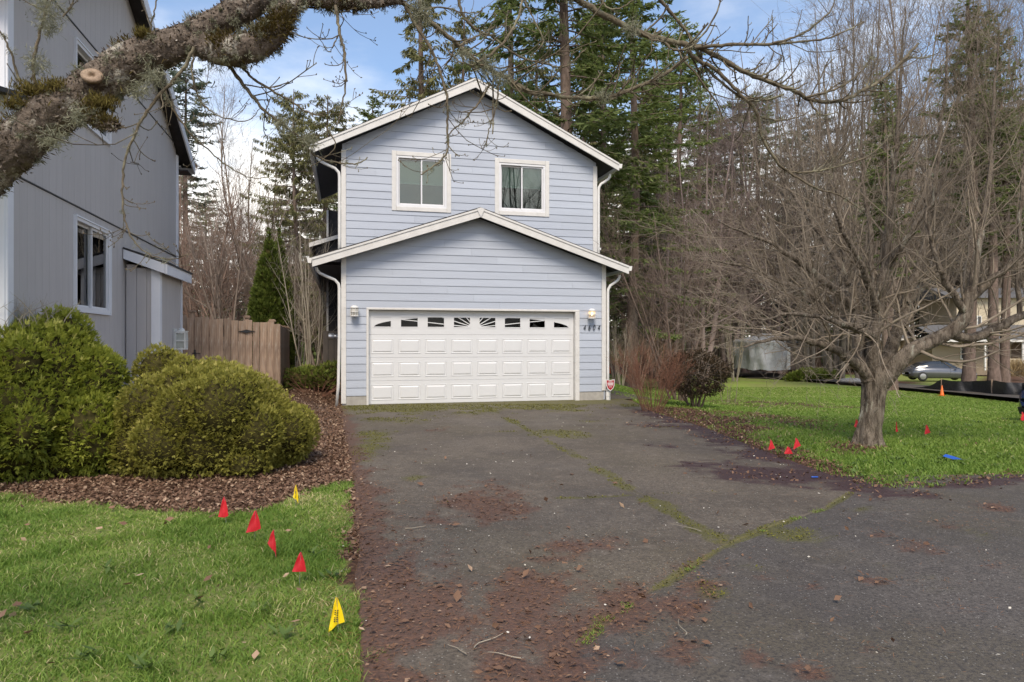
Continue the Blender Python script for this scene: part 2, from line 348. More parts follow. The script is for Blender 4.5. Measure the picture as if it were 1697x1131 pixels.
def paving_mat(name, ca, cb, speck, bs_=.35):
    m, nt, bs = newmat(name)
    col = mixnode(nt, ramp(nt, nnode(nt, .9, 6, .6), .35, .68), ca, cb)
    col = mixnode(nt, mathn(nt, 'MULTIPLY', ramp(nt, nnode(nt, .55, 7, .65, off=12), .42, .66), .6), col, (.105, .086, .05)); col = mixnode(nt, mathn(nt, 'MULTIPLY', ramp(nt, nnode(nt, 1.6, 7, .7, off=15), .52, .74), .55), col, (.06, .048, .038))
    col = mixnode(nt, ramp(nt, nnode(nt, 46, 3, .8, off=2), .40, .66), col, tuple(c * .45 for c in ca)); col = mixnode(nt, mathn(nt, 'MULTIPLY', ramp(nt, nnode(nt, 7, 6, .75, off=18), .5, .72), .45), col, tuple(c * 1.55 for c in ca))
    vo = nt.nodes.new('ShaderNodeTexVoronoi'); vo.inputs['Scale'].default_value = 62; tc = nt.nodes.new('ShaderNodeTexCoord'); nt.links.new(tc.outputs['Object'], vo.inputs['Vector'])
    sp = mathn(nt, 'MULTIPLY', ramp(nt, vo.outputs['Distance'], .32, .14), ramp(nt, vo.outputs['Color'], .5, .95))
    col = mixnode(nt, mathn(nt, 'MULTIPLY', sp, .75), col, speck)
    gr = nnode(nt, 130, 3, .8, off=9)
    lit = mixnode(nt, ramp(nt, nnode(nt, 40, 4, .7, off=4), .35, .7), (.135, .066, .043), (.06, .034, .025))
    duf = mixnode(nt, ramp(nt, nnode(nt, 55, 4, .7, off=6), .35, .7), (.062, .032, .032), (.026, .016, .016))
    mos = mixnode(nt, ramp(nt, nnode(nt, 70, 4, .7, off=7), .35, .7), (.135, .125, .02), (.06, .062, .014))
    def soft(a): return ramp(nt, mathn(nt, 'ADD', attr(nt, a), mathn(nt, 'MULTIPLY', mathn(nt, 'SUBTRACT', gr, .5), 1.5)), .2, .85)
    mossf = mathn(nt, 'MULTIPLY', soft('moss'), .85)
    col = mixnode(nt, mossf, col, mos); col = mixnode(nt, soft('duff'), col, duf); col = mixnode(nt, mathn(nt, 'MULTIPLY', soft('litter'), .8), col, lit)
    nt.links.new(col, bs.inputs['Base Color'])
    wet = ramp(nt, nnode(nt, .7, 4, .6, off=8), .4, .7)
    r = mathn(nt, 'ADD', mathn(nt, 'MULTIPLY', wet, -.22), .82); nt.links.new(r, bs.inputs['Roughness']); bs.inputs['Specular IOR Level'].default_value = .4
    h = mathn(nt, 'ADD', nnode(nt, 110, 4, .8, off=1), mathn(nt, 'MULTIPLY', vo.outputs['Distance'], .8)); bump(nt, bs, h, .55, .006)
    return m
def build_ground():
    # one sheet out to the horizon, fine near the viewer
    def axis(lo, hi, step, far):
        a = list(np.arange(lo, hi + 1e-6, step)); s = step; x = hi
        while x < far: s *= 1.18; x += s; a.append(x)
        s = step; x = lo
        while x > -far: s *= 1.18; x -= s; a.insert(0, x)
        return np.array(a)
    xs, ys = axis(-8, 10, .14, 600), axis(.5, 19, .14, 600)
    X, Y = np.meshgrid(xs, ys); Z = gz(X, Y) - .012 + .05 * (fbm(X * .6, Y * .6, 2) - .5) * sstep((np.abs(X - 1) - 4.5) / 2) * (Y < 20)
    n, m = X.shape; V = np.stack([X, Y, Z], -1).reshape(-1, 3)
    i = np.arange(n * m).reshape(n, m); Q = np.stack([i[:-1, :-1], i[:-1, 1:], i[1:, 1:], i[1:, :-1]], -1).reshape(-1, 4)
    ll = lawn_left(X, Y); u, v = UV(X, Y)
    lr = lawn_right(X, Y); bare = f_bare(X, Y) * lr
    far_g = ((Y > 27) & (Y < 62) & (X > 9)) * (fbm(X * .12, Y * .12, 77) > .42)
    grass = np.clip(np.maximum(np.maximum(ll, lr * (1 - .85 * bare)), far_g), 0, 1)
    grit = np.exp(-(((u + 1.15) / .38) ** 2 + ((v + 3.4) / 1.3) ** 2)) + .7 * np.exp(-(((u + 1.1) / .35) ** 2 + ((v + .9) / .8) ** 2))
    me = np_mesh('ground', V, Q=Q, smooth=True, attrs={'grass': grass.ravel(), 'grit': np.clip(grit, 0, 1).ravel(), 'patch': fbm(X * 1.1, Y * 1.1, 15).ravel()})
    mt, nt, bs = newmat('ground soil and turf')
    g = ramp(nt, mathn(nt, 'ADD', attr(nt, 'grass'), mathn(nt, 'MULTIPLY', mathn(nt, 'SUBTRACT', nnode(nt, 30, 4, .7), .5), .5)), .3, .7)
    turf = mixnode(nt, ramp(nt, nnode(nt, 25, 5, .7, off=1), .35, .7), (.18, .24, .05), (.26, .25, .10))
    turf = mixnode(nt, ramp(nt, attr(nt, 'patch'), .45, .7), turf, (.22, .29, .06))
    soil = mixnode(nt, ramp(nt, nnode(nt, 28, 6, .75, off=2), .33, .68), (.15, .082, .052), (.055, .033, .024))
    soil = mixnode(nt, ramp(nt, nnode(nt, 90, 3, .8, off=5), .58, .78), soil, (.26, .17, .115))
    soil = mixnode(nt, mathn(nt, 'MULTIPLY', attr(nt, 'grit'), ramp(nt, nnode(nt, 60, 3, .8, off=6), .4, .6)), soil, (.3, .28, .26))
    nt.links.new(mixnode(nt, g, soil, turf), bs.inputs['Base Color']); bs.inputs['Roughness'].default_value = .95; bs.inputs['Specular IOR Level'].default_value = .15
    bump(nt, bs, nnode(nt, 45, 5, .8, off=3), .8, .03)
    tag(link('ground', me, mt), 'lawn turf and brown leaf-covered soil', None, None, 'structure')

    def sheet(name, X, Y, dz, mat, label, joints=False):
        n, m = X.shape; Z = gz(X, Y) + dz + .012 * (fbm(X * .8, Y * .8, 51) - .5)
        if joints:
            for J in JOINTS: Z = Z - .010 * np.exp(-(dist_poly(X, Y, J) / .03) ** 2)
        if joints: Z[:, -1] -= .03; Z[:, 0] -= .03                            # the edges turn down
        V = np.stack([X, Y, Z], -1).reshape(-1, 3); i = np.arange(n * m).reshape(n, m)
        Q = np.stack([i[:-1, :-1], i[:-1, 1:], i[1:, 1:], i[1:, :-1]], -1).reshape(-1, 4)
        me = np_mesh(name, V, Q=Q, smooth=True, attrs={'moss': f_moss(X, Y).ravel(), 'litter': f_litter(X, Y).ravel(), 'duff': f_duff(X, Y).ravel()})
        return tag(link(name, me, mat), label, None, None, 'structure')
    drive = paving_mat('weathered driveway asphalt', (.150, .122, .092), (.088, .071, .055), (.48, .45, .38))
    road = paving_mat('street asphalt', (.108, .093, .080), (.076, .066, .058), (.42, .40, .36))
    vs = np.concatenate([np.arange(.12, -10, -.06), np.arange(-10, -15.2, -.035)])
    rp = np.array([UV(*p) for p in DRIVE_RIGHT + STREET_EDGE[1:9]]); o = np.argsort(rp[:, 1])
    ur = np.interp(vs, rp[o, 1], rp[o, 0]); t = np.linspace(0, 1, 125)
    ul = ue(vs)[:, None] - .06; U = ul + (ur[:, None] - ul) * t[None]; Vv = np.repeat(vs[:, None], 125, 1)
    U[:, 0] += .05 * (vnoise(vs * 2.2, vs * 0, 4) - .5)
    sheet('driveway', HX + U * CT - Vv * ST, HY + U * ST + Vv * CT, .014, drive, 'weathered brown-grey asphalt driveway with mossy joints', True)
    ysr = np.concatenate([np.arange(-6, 1.5, .25), np.arange(1.5, 7.35, .05)]); se = np.array(STREET_EDGE); o = np.argsort(se[:, 1])
    xl = np.interp(ysr, se[o, 1], se[o, 0]) - .06; t = np.linspace(0, 1, 190) ** 1.6
    X = xl[:, None] + (22 - xl[:, None]) * t[None]; Y = np.repeat(ysr[:, None], 190, 1)
    Y = Y + sstep((Y - 5) / 2.3) * np.clip((X - 4) * .03, 0, .5)
    sheet('street', X, Y, .004, road, 'dark asphalt street with scattered pine needles')
    k = 60; tt = np.linspace(0, 1, k)
    def along(L): L = np.array(L); d = np.linspace(0, 1, len(L)); return np.interp(tt, d, L[:, 0]), np.interp(tt, d, L[:, 1])
    (xa, ya), (xb, yb) = along(ROAD_NEAR), along(ROAD_FAR); w = np.linspace(0, 1, 8)[None]
    sheet('lane', xa[:, None] * (1 - w) + xb[:, None] * w, ya[:, None] * (1 - w) + yb[:, None] * w, .16, road, 'narrow grey lane behind the right lawn')
    U, Vv = np.meshgrid(np.linspace(5.72, 7.3, 20), np.linspace(.15, 3.2, 30))
    sheet('side_path', HX + U * CT - Vv * ST, HY + U * ST + Vv * CT, .008, road, 'dark asphalt path along the right side of the blue house')
build_ground()
# ------------------------------------------------------------------ materials of the buildings
SIDING = M('pale blue siding paint', (.435, .475, .545), (.405, .44, .505), 3, .55, .15, 120, (.25, 1, 3), dirt=(.355, .38, .42), dirt_lo=.58, dirt_hi=.9, dscale=4, vary=.10)
TRIM = M('weathered white trim paint', (.68, .665, .635), (.61, .595, .565), 5, .55, .2, 90, (1, 1, 1), dirt=(.42, .37, .30), dirt_lo=.58, dirt_hi=.80, dscale=9)
WHITE = M('clean white vinyl', (.72, .72, .73), (.69, .69, .70), 5, .35)
DOORW = M('white garage door enamel', (.665, .67, .675), (.645, .65, .655), 2, .42, .04, 300, dirt=(.56, .555, .54), dirt_lo=.6, dirt_hi=.85, dscale=4)
SOFFIT = M('dark brown-grey soffit', (.055, .05, .05), (.035, .033, .034), 9, .8)  # dark brown-grey undersides, also used on the rear wing walls
SHINGLE = M('dark roof shingle', (.06, .055, .05), (.03, .028, .027), 18, .9, .6, 80, dirt=(.07, .075, .03), dirt_lo=.6, dirt_hi=.8)
CONC = M('stained concrete', (.42, .40, .36), (.32, .30, .27), 7, .85, .4, 120, dirt=(.17, .15, .11), dscale=5)
GUTTER = M('white painted gutter', (.74, .73, .70), (.68, .67, .64), 8, .45, dirt=(.40, .37, .32), dirt_lo=.66, dirt_hi=.85)
GLASS = glassmat('window glass', (.70, .80, .76), .07)
DGLASS = glassmat('dark door glass', (.16, .165, .17), -.015)
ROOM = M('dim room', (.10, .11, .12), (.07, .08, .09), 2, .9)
BLIND = M('pale window blind', (.80, .86, .78), (.76, .82, .74), 4, .8)
GREY = M('grey painted plywood siding', (.47, .445, .43), (.445, .42, .407), 2.5, .6, .18, 60, (4, 4, .6), dirt=(.42, .40, .39), dscale=2, vary=.05)
GTRIM = M('bright white house trim', (.72, .73, .76), (.68, .69, .72), 3, .5)
BLACKM = M('black iron', (.03, .03, .032), (.02, .02, .02), 20, .5)
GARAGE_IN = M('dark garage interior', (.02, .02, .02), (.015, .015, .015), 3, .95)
SHADOWGAP = M('dark flashing', (.03, .03, .034), (.022, .022, .025), 10, .6)  # black of the shadow gap at the panel joints, put into the strip's colour
CURTAIN = M('grey green curtain', (.48, .53, .50), (.33, .37, .36), 5, .9, 0, 60, (14, 14, .3))
STEEL = M('galvanised metal', (.55, .56, .57), (.42, .43, .44), 12, .35, metal=.8)

def siding(parent, x0, x1, z0, z1, planes, holes, y=0.0, expo=.18, mat=None, step=.62, off=0.0, f=None, joint=3.66):
    """lapped boards, each one a mesh of its own, cut round the openings and under the roof"""
    k = 0; z = z0
    while z < z1 - 1e-4:
        zt = z + expo; j = (off + k * step) % joint; cuts = [x0]
        c = x0 + j
        while c < x1 - .25:
            if c > x0 + .25: cuts.append(c)
            c += joint
        cuts.append(x1)
        for a, b in zip(cuts[:-1], cuts[1:]):
            jit = random.uniform(0, .0015)
            for r in minus((a + .0012, b - .0012, z, zt + .012), holes):
                p = rpoly(r, planes)
                if p: MB(f).prism(p, y, y + .001, lambda x, zz: y - .006 - jit - .013 * max(0, (zt - zz) / expo)).build('siding_board', mat or SIDING, parent)
        z = zt; k += 1
def sheathing(parent, x0, x1, z0, z1, planes, holes, y, th, mat, f=None, name='sheathing'):
    mb = MB(f)
    for r in minus((x0, x1, z0, z1), holes):
        p = rpoly(r, planes)
        if p: mb.prism(p, y, y + th)
    return mb.build(name, mat, parent)
def window(parent, x0, x1, z0, z1, y=0.0, f=None, trim=.11, tmat=None, blind=.45, split=.5, room=1.4, front='right', lead=None, curtain=False):
    """sliding window: outer trim boards, vinyl frame, two sashes with panes, a blind and a shallow dim room"""
    w = MB(f).box(x0 - .002, x0 + .045, y - .018, y + .10, z0, z1).box(x1 - .045, x1 + .002, y - .018, y + .10, z0, z1).box(x0 + .046, x1 - .046, y - .018, y + .10, z1 - .045, z1).box(x0 + .046, x1 - .046, y - .018, y + .10, z0, z0 + .05).build('window_frame', WHITE, parent)
    if trim:
        t = trim
        MB(f).bbox(x0 - t, x0 - .004, y - .032, y + .01, z0 - t, z1 + t).build('trim_board', tmat or TRIM, w)
        MB(f).bbox(x1 + .004, x1 + t, y - .032, y + .01, z0 - t, z1 + t).build('trim_board', tmat or TRIM, w)
        MB(f).bbox(x0 - .002, x1 + .002, y - .030, y + .01, z1 + .004, z1 + t - .003).build('trim_board', tmat or TRIM, w)
        MB(f).bbox(x0 - .002, x1 + .002, y - .036, y + .01, z0 - t + .002, z0 - .004).build('window_sill', tmat or TRIM, w)
    xm = x0 + (x1 - x0) * split; zi0, zi1 = z0 + .052, z1 - .047
    for i, (a, b) in enumerate(((x0 + .047, xm + .02), (xm - .02, x1 - .047))):
        yy = y + (.012 if (i == 1) == (front == 'right') else .05); s = .034
        MB(f).box(a, a + s, yy, yy + .03, zi0, zi1).box(b - s, b, yy, yy + .03, zi0, zi1).box(a + s, b - s, yy, yy + .03, zi0, zi0 + s).box(a + s, b - s, yy, yy + .03, zi1 - s, zi1).build('sash', WHITE, w)
        MB(f).box(a + s - .004, b - s + .004, yy + .012, yy + .016, zi0 + s - .004, zi1 - s + .004).build('pane', GLASS, w)
    if blind:
        zb = z1 - (z1 - z0) * blind; mb = MB(f); z = z1 - .06
        while z > zb: mb.add([(x0 + .06, y + .13, z), (x1 - .06, y + .13, z), (x1 - .06, y + .15, z - .028), (x0 + .06, y + .15, z - .028)], [(0, 1, 2, 3)]); z -= .026
        mb.box(x0 + .06, x1 - .06, y + .125, y + .155, zb - .03, zb - .005)
        mb.build('blind', BLIND, w)
    if curtain:
        mb = MB(f); n = 40; vs = []
        for i in range(n): 
            x = x0 + .06 + (x1 - x0 - .12) * i / (n - 1); yy = y + .16 + .018 * math.sin(i * 1.9); vs += [(x, yy, z0 + .06), (x, yy, z1 - .06)]
        mb.add(vs, [(2 * i, 2 * i + 2, 2 * i + 3, 2 * i + 1) for i in range(n - 1)]).build('curtain', CURTAIN, w)
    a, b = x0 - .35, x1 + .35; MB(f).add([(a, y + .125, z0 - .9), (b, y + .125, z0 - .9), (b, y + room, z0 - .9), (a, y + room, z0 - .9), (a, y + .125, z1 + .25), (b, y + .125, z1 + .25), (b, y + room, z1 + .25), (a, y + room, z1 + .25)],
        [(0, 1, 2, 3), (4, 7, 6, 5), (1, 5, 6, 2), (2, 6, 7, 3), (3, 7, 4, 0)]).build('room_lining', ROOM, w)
    return w
def rake(parent, ua, za, up, zp, v0, v1, h, mat, name='barge_board', cap=True):
    """sloping barge board from the eave (ua, za) to the peak (up, zp); the tops are given"""
    c = h * .92
    return MB().prism([(ua, za - h), (up, zp - h * 1.04), (up, zp), (ua, za)] if ua < up else [(ua, za - h), (ua, za), (up, zp), (up, zp - h * 1.04)][::1], v0, v1).build(name, mat, parent)
def roof_slab(parent, ua, za, up, zp, v0, v1, th, mat, name):
    p = [(ua, za - th), (up, zp - th), (up, zp), (ua, za)]
    if ua > up: p = [(up, zp - th), (ua, za - th), (ua, za), (up, zp)]
    return MB().prism(p, v0, v1).build(name, mat, parent)

# ------------------------------------------------------------------ the blue house
def build_blue_house():
    R = empty('blue_house', (HX, HY, 0), TH, 'pale blue lap-sided two-storey house with white double garage door', 'house')
    UL, UR, UP = -.58, 5.65, 2.49
    # garage front: opening for the door
    gslope = .338; ge = 3.27 - .02; gpk = gslope, 1
    # roof lines (tops): garage peak 4.512 at v -0.35, upper peak 7.711 at v 0.25
    GP, GE, UPk, UE = 4.512, 3.272, 7.711, 5.89; OH = 1.205
    gs = (GP - GE) / (UP + OH); us = (UPk - UE) / (UP + OH); OHR = 6.13
    under_g = [(-gs, 1, GP - .2 - gs * UP), (gs, 1, GP - .2 + gs * UP)]; under_u = [(-us, 1, UPk - .2 - us * UP), (us, 1, UPk - .2 + us * UP)]
    door = (-.045, 4.925, -1, 2.165)
    gw = sheathing(R, UL, UR, .02, 4.4, under_g, [door], 0, .14, SIDING, name='garage_wall')
    siding(gw, UL + .09, UR - .09, .225, 4.4, under_g, [door], 0, .178, off=3.0 - 3.66, step=-.62)
    holes = [(.66, 1.846, 4.62, 5.814), (3.135, 4.301, 4.631, 5.80)]
    uw = sheathing(R, UL, UR, 3.0, 7.6, under_u, holes, .6, .14, SIDING, name='upper_wall')
    siding(uw, UL + .09, UR - .09, 3.35, 7.6, under_u, holes, .6, .178, off=1.1, step=-1.37)
    # side walls and back
    sw = MB().box(UL, UL + .14, .142, 9.5, .02, 3.4).box(UR - .14, UR, .142, 9.5, .02, 3.4).box(UL, UL + .14, .742, 9.5, 3.41, 5.95).box(UR - .14, UR, .742, 9.5, 3.41, 5.95).box(UL + .15, UR - .15, 9.36, 9.5, .02, 5.95).build('side_wall', SIDING, R)
    f_r = lambda x, y, z: (UR - y, x, z); f_l = lambda x, y, z: (UL + y, -x, z)
    for i in range(17): MB(f_r).prism([(.1, .23 + i * .178), (9.4, .23 + i * .178), (9.4, .42 + i * .178), (.1, .42 + i * .178)], 0, .002, lambda x, z, i=i: -.005 - .013 * (.41 + i * .178 - z) / .178).build('siding_board', SIDING, sw)
    for i in range(17): MB(f_l).prism([(-9.4, .23 + i * .178), (-.1, .23 + i * .178), (-.1, .42 + i * .178), (-9.4, .42 + i * .178)], 0, .002, lambda x, z, i=i: -.005 - .013 * (.41 + i * .178 - z) / .178).build('siding_board', SIDING, sw)
    # corner boards, foundation, door trim
    for a, b in ((UL - .022, UL + .088), (UR - .088, UR + .022)):
        MB().bbox(a, b, -.03, .012, .24 if a > 0 else .05, 3.34).build('corner_board', TRIM, R)
        MB().bbox(a, b, .57, .612, 3.3, 5.86).build('corner_board', TRIM, R)
    for a, b in ((UL + .03, -.052), (4.93, UR - .03)): MB().bbox(a, b, -.004, .16, -.12, .222).build('foundation', CONC, R)
    MB().bbox(-.052, .0, -.028, .13, .0, 2.15).build('door_jamb', TRIM, R); MB().bbox(4.88, 4.99, -.028, .13, .0, 2.15).build('door_jamb', TRIM, R)
    MB().bbox(-.052, 4.99, -.028, .13, 2.152, 2.20).build('door_head', TRIM, R)
    # garage door: four sections, raised panels, glazed sunburst in the top one
    D = MB().box(.002, 4.878, .118, .15, .015, 2.148)
    D = None
    D = MB().box(.002, 4.878, .121, .16, .012, 1.592).build('garage_door', DOORW, R)
    sec = .527; pw = 4.876 / 8
    for s in range(3): MB().bbox(.003, 4.877, .112, .122, .016 + s * sec, .016 + s * sec + sec - .006, .004).build('door_section', DOORW, D)
    x0, x1, z0, z1 = .055, pw - .055, .10, sec - .10
    pm = MB(); rings = [((0, .1118)), (.016, .1185), (.028, .1185), (.062, .1065)]; vs = []
    for ins, yy in rings: vs += [(x0 + ins, yy, z0 + ins * .8), (x1 - ins, yy, z0 + ins * .8), (x1 - ins, yy, z1 - ins * .8), (x0 + ins, yy, z1 - ins * .8)]
    # the panel stands proud so that its bevels catch light
    vs = [(x, y - .0115, z) for x, y, z in vs]
    pm.add(vs, [(4 * k + j, 4 * k + (j + 1) % 4, 4 * k + 4 + (j + 1) % 4, 4 * k + 4 + j) for k in range(3) for j in range(4)] + [(12, 13, 14, 15)])
    pm.add([(x0 - .003, .1125, z0 - .003), (x1 + .003, .1125, z0 - .003), (x1 + .003, .1125, z1 + .003), (x0 - .003, .1125, z1 + .003), vs[0], vs[1], vs[2], vs[3]], [(j, (j + 1) % 4, 4 + (j + 1) % 4, 4 + j) for j in range(4)])
    pme = pm.mesh('panel')
    for s in range(3):
        for c in range(8):
            o = link('panel', pme, DOORW, D); o.location = (.002 + c * pw, 0, .016 + s * sec)
    # top section with eight openings
    zt0 = .016 + 3 * sec; wz0, wz1 = 1.775, 1.995; hw = .19
    ops = [(.002 + (c + .5) * pw - hw, .002 + (c + .5) * pw + hw, wz0, wz1) for c in range(8)]
    mb = MB()
    for r in minus((.003, 4.877, zt0, 2.146), ops): mb.box(r[0], r[1], .112, .15, r[2], r[3])
    top = mb.build('glazed_section', DOORW, D)
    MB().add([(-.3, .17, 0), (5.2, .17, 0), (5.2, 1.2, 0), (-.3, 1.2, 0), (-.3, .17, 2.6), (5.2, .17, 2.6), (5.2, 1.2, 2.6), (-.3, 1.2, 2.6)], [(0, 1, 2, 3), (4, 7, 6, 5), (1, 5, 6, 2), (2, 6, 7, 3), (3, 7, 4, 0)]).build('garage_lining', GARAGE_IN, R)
    UC = 2.44
    for c, (a, b, q0, q1) in enumerate(ops):
        MB().box(a - .008, b + .008, .131, .135, q0 - .008, q1 + .008).build('pane', DGLASS, top)
        mb = MB(); t = .012
        for r in ((a - .022, b + .022, q0 - .022, q0), (a - .022, b + .022, q1, q1 + .022), (a - .022, a, q0, q1), (b, b + .022, q0, q1)): mb.box(r[0], r[1], .106, .1125, r[2], r[3])
        mb.build('glazing_bead', DOORW, top)
        ins = MB(); got = False
        # arch that closes the outer corners
        n = 14
        for i in range(n):
            ua, ub = a + (b - a) * i / n, a + (b - a) * (i + 1) / n
            f = lambda u: wz0 - .01 + .255 * math.sqrt(max(0, 1 - ((u - UC) / 2.32) ** 2))
            za, zb = min(f(ua), q1), min(f(ub), q1)
            if za < q1 - .001 or zb < q1 - .001: ins.prism([(ua, max(za, q0)), (ub, max(zb, q0)), (ub, q1 + .001), (ua, q1 + .001)], .116, .128); got = True
        for ang in (6, 17, 31, 50, 70) :
            for sg in (-1, 1):
                w = math.radians(ang); dx, dz = sg * math.cos(w), math.sin(w); nx, nz = -dz, dx
                s0, h_ = .12, .0095
                p = [(UC + dx * s0 + nx * h_, wz0 - .012 + dz * s0 + nz * h_), (UC + dx * 3 + nx * h_, wz0 - .012 + dz * 3 + nz * h_), (UC + dx * 3 - nx * h_, wz0 - .012 + dz * 3 - nz * h_), (UC + dx * s0 - nx * h_, wz0 - .012 + dz * s0 - nz * h_)]
                if sg > 0: p = p[::-1]
                for pl in ((-1, 0, -a), (1, 0, b), (0, -1, -q0), (0, 1, q1)):
                    p = clip(p, *pl)
                    if len(p) < 3: break
                if len(p) >= 3: ins.prism(p, .117, .128); got = True
        if abs((a + b) / 2 - UC) < .5:
            pts = [(UC + .135 * math.cos(math.pi * i / 12) * 1.25, wz0 - .012 + .10 * math.sin(math.pi * i / 12)) for i in range(13)]
            p = pts
            for pl in ((-1, 0, -a), (1, 0, b), (0, -1, -q0)):
                p = clip(p, *pl)
                if len(p) < 3: break
            if len(p) >= 3: ins.prism(p, .1165, .128); got = True
        if got: ins.build('sunburst_insert', DOORW, top)
    # roofs
    V0g, V0u = -.35, .25
    for ua in (-OH, OHR):
        e = GP - gs * abs(ua - UP); roof_slab(R, ua, e, UP, GP, V0g + .03, .598 if True else 0, .045, SHINGLE, 'garage_roof')
        roof_slab(R, ua, e - .05, UP, GP - .05, V0g + .045, .598, .022, SOFFIT, 'soffit')
        d = MB().prism([(ua, e - .225), (UP, GP - .235), (UP, GP - .048), (ua, e - .048)] if ua < UP else [(UP, GP - .235), (ua, e - .225), (ua, e - .048), (UP, GP - .048)], V0g, V0g + .04).build('barge_board', TRIM, R)
        MB().prism([(ua, e - .075), (UP, GP - .075), (UP, GP - .03), (ua, e - .03)] if ua < UP else [(UP, GP - .075), (ua, e - .075), (ua, e - .03), (UP, GP - .03)], V0g - .018, V0g - .001).build('rake_moulding', TRIM, d)
        e = UPk - us * abs(ua - UP); roof_slab(R, ua, e, UP, UPk, V0u + .03, 6.3, .045, SHINGLE, 'upper_roof')
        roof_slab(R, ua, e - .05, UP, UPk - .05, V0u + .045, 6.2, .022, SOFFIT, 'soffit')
        d = MB().prism([(ua, e - .215), (UP, UPk - .255), (UP, UPk - .048), (ua, e - .048)] if ua < UP else [(UP, UPk - .255), (ua, e - .215), (ua, e - .048), (UP, UPk - .048)], V0u, V0u + .04).build('barge_board', TRIM, R)
        MB().prism([(ua, e - .075), (UP, UPk - .075), (UP, UPk - .03), (ua, e - .03)] if ua < UP else [(UP, UPk - .075), (ua, e - .075), (ua, e - .03), (UP, UPk - .03)], V0u - .018, V0u - .001).build('rake_moulding', TRIM, d)
        # eave fascia and gutters
        s = -1 if ua < UP else 1
        for (zz, va, vb, nm) in ((GP - gs * abs(ua - UP), V0g + .05, 9.5, 'garage'), (UPk - us * abs(ua - UP), V0u + .05, 6.2, 'upper')):
            if nm == 'garage':
                MB().box(min(ua, ua - s * .6), max(ua, ua - s * .6), .6, 9.5, zz - .04, zz + .0).build('pent_roof', SHINGLE, R)
                MB().box(min(ua, ua - s * .58), max(ua, ua - s * .58), .6, 9.5, zz - .075, zz - .05).build('soffit', SOFFIT, R)
            x0_, x1_ = sorted((ua + s * .002, ua + s * .11)); g = MB()
            g.add([(x0_, va, zz - .03), (x1_, va, zz - .03), (x1_ - .02, va, zz - .14), (x0_ + .02, va, zz - .14), (x0_, vb, zz - .03), (x1_, vb, zz - .03), (x1_ - .02, vb, zz - .14), (x0_ + .02, vb, zz - .14)], [(0, 3, 2, 1), (4, 5, 6, 7), (3, 7, 6, 2), (1, 2, 6, 5), (0, 4, 7, 3)])
            # most of the gutter hides behind the barge board
            g.build('gutter', GUTTER, R)
    MB().prism([(UP - .09, GP - .05), (UP, GP - .25), (UP + .09, GP - .05), (UP, GP - .018)], V0g - .024, V0g - .019).build('peak_plate', TRIM, R)
    # downspouts with their elbows
    def spout(pts, foot=None):
        o = MB().path(pts, .034, 10).build('downspout', GUTTER, R, True)
        if foot: MB().lathe([(.05, foot[2]), (.05, foot[2] + .1), (.056, foot[2] + .1), (.056, foot[2] + .2), (.04, foot[2] + .21), (.04, foot[2] + .27)], (foot[0], foot[1], 0), 14).build('drain_collar', GUTTER, o)
    def elbow(u0, u1, vv, zt, zb, lean=0):
        return [(u0, vv - .04, zt), (u0 + (u1 - u0) * .03, vv - .04, zt - .07), (u0 + (u1 - u0) * .15, vv - .04, zt - .13), (u0 + (u1 - u0) * .45, vv - .04, zt - .20), (u0 + (u1 - u0) * .8, vv - .04, zt - .27), (u0 + (u1 - u0) * .97, vv - .04, zt - .36), (u1, vv - .04, zt - .46), (u1, vv - .04, (zt + zb) / 2), (u1 + lean * .3, vv - .04, zb + .5), (u1 + lean, vv - .045, zb)]
    spout(elbow(-1.13, UL - .062, .0, GE - .2, .0, -.06)); spout(elbow(-1.13, UL - .06, .62, UE - .2, 3.32))
    spout(elbow(6.02, UR + .062, .0, GE - .2, .2), (UR + .062, -.04, .0)); spout(elbow(6.02, UR + .06, .62, UE - .2, 3.35))
    # windows of the upper floor
    window(R, .66, 1.846, 4.62, 5.814, .6, None, .108, TRIM, .5, .5, 2.2); window(R, 3.135, 4.301, 4.631, 5.80, .6, None, .108, TRIM, .46, .5, .6)
    # rear wing to the left, with its small pent roof
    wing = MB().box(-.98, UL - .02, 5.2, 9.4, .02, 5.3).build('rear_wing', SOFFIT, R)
    MB().box(-1.03, -.975, 5.15, 5.24, .1, 5.3).build('corner_board', TRIM, wing)
    MB().prism([(-1.5, 4.12), (-.6, 4.44), (-.6, 4.54), (-1.5, 4.25)], 4.6, 4.66).build('pent_fascia', TRIM, wing)
    MB().prism([(-1.5, 4.22), (-.6, 4.54), (-.6, 4.58), (-1.5, 4.26)], 4.66, 9).build('pent_roof', SHINGLE, wing)
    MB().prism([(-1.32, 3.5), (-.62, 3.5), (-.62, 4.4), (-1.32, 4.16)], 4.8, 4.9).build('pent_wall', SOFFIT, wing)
    # lanterns and house number
    lampw = M('white lantern frame', (.74, .73, .70), (.68, .67, .64), 8, .5)
    frost = M('frosted lantern glass', (.62, .6, .54), (.55, .53, .48), 8, .3)
    glow, nt, bs = newmat('lit bulb'); bs.inputs['Emission Color'].default_value = (1, .62, .3, 1); bs.inputs['Emission Strength'].default_value = 9; bs.inputs['Base Color'].default_value = (1, .8, .6, 1)
    lit, nt, bs = newmat('thin frosted lantern glass'); bs.inputs['Base Color'].default_value = (.75, .72, .65, 1); bs.inputs['Roughness'].default_value = .3; tr = nt.nodes.new('ShaderNodeBsdfTranslucent'); tr.inputs[0].default_value = (.9, .85, .75, 1); tp = nt.nodes.new('ShaderNodeBsdfTransparent')
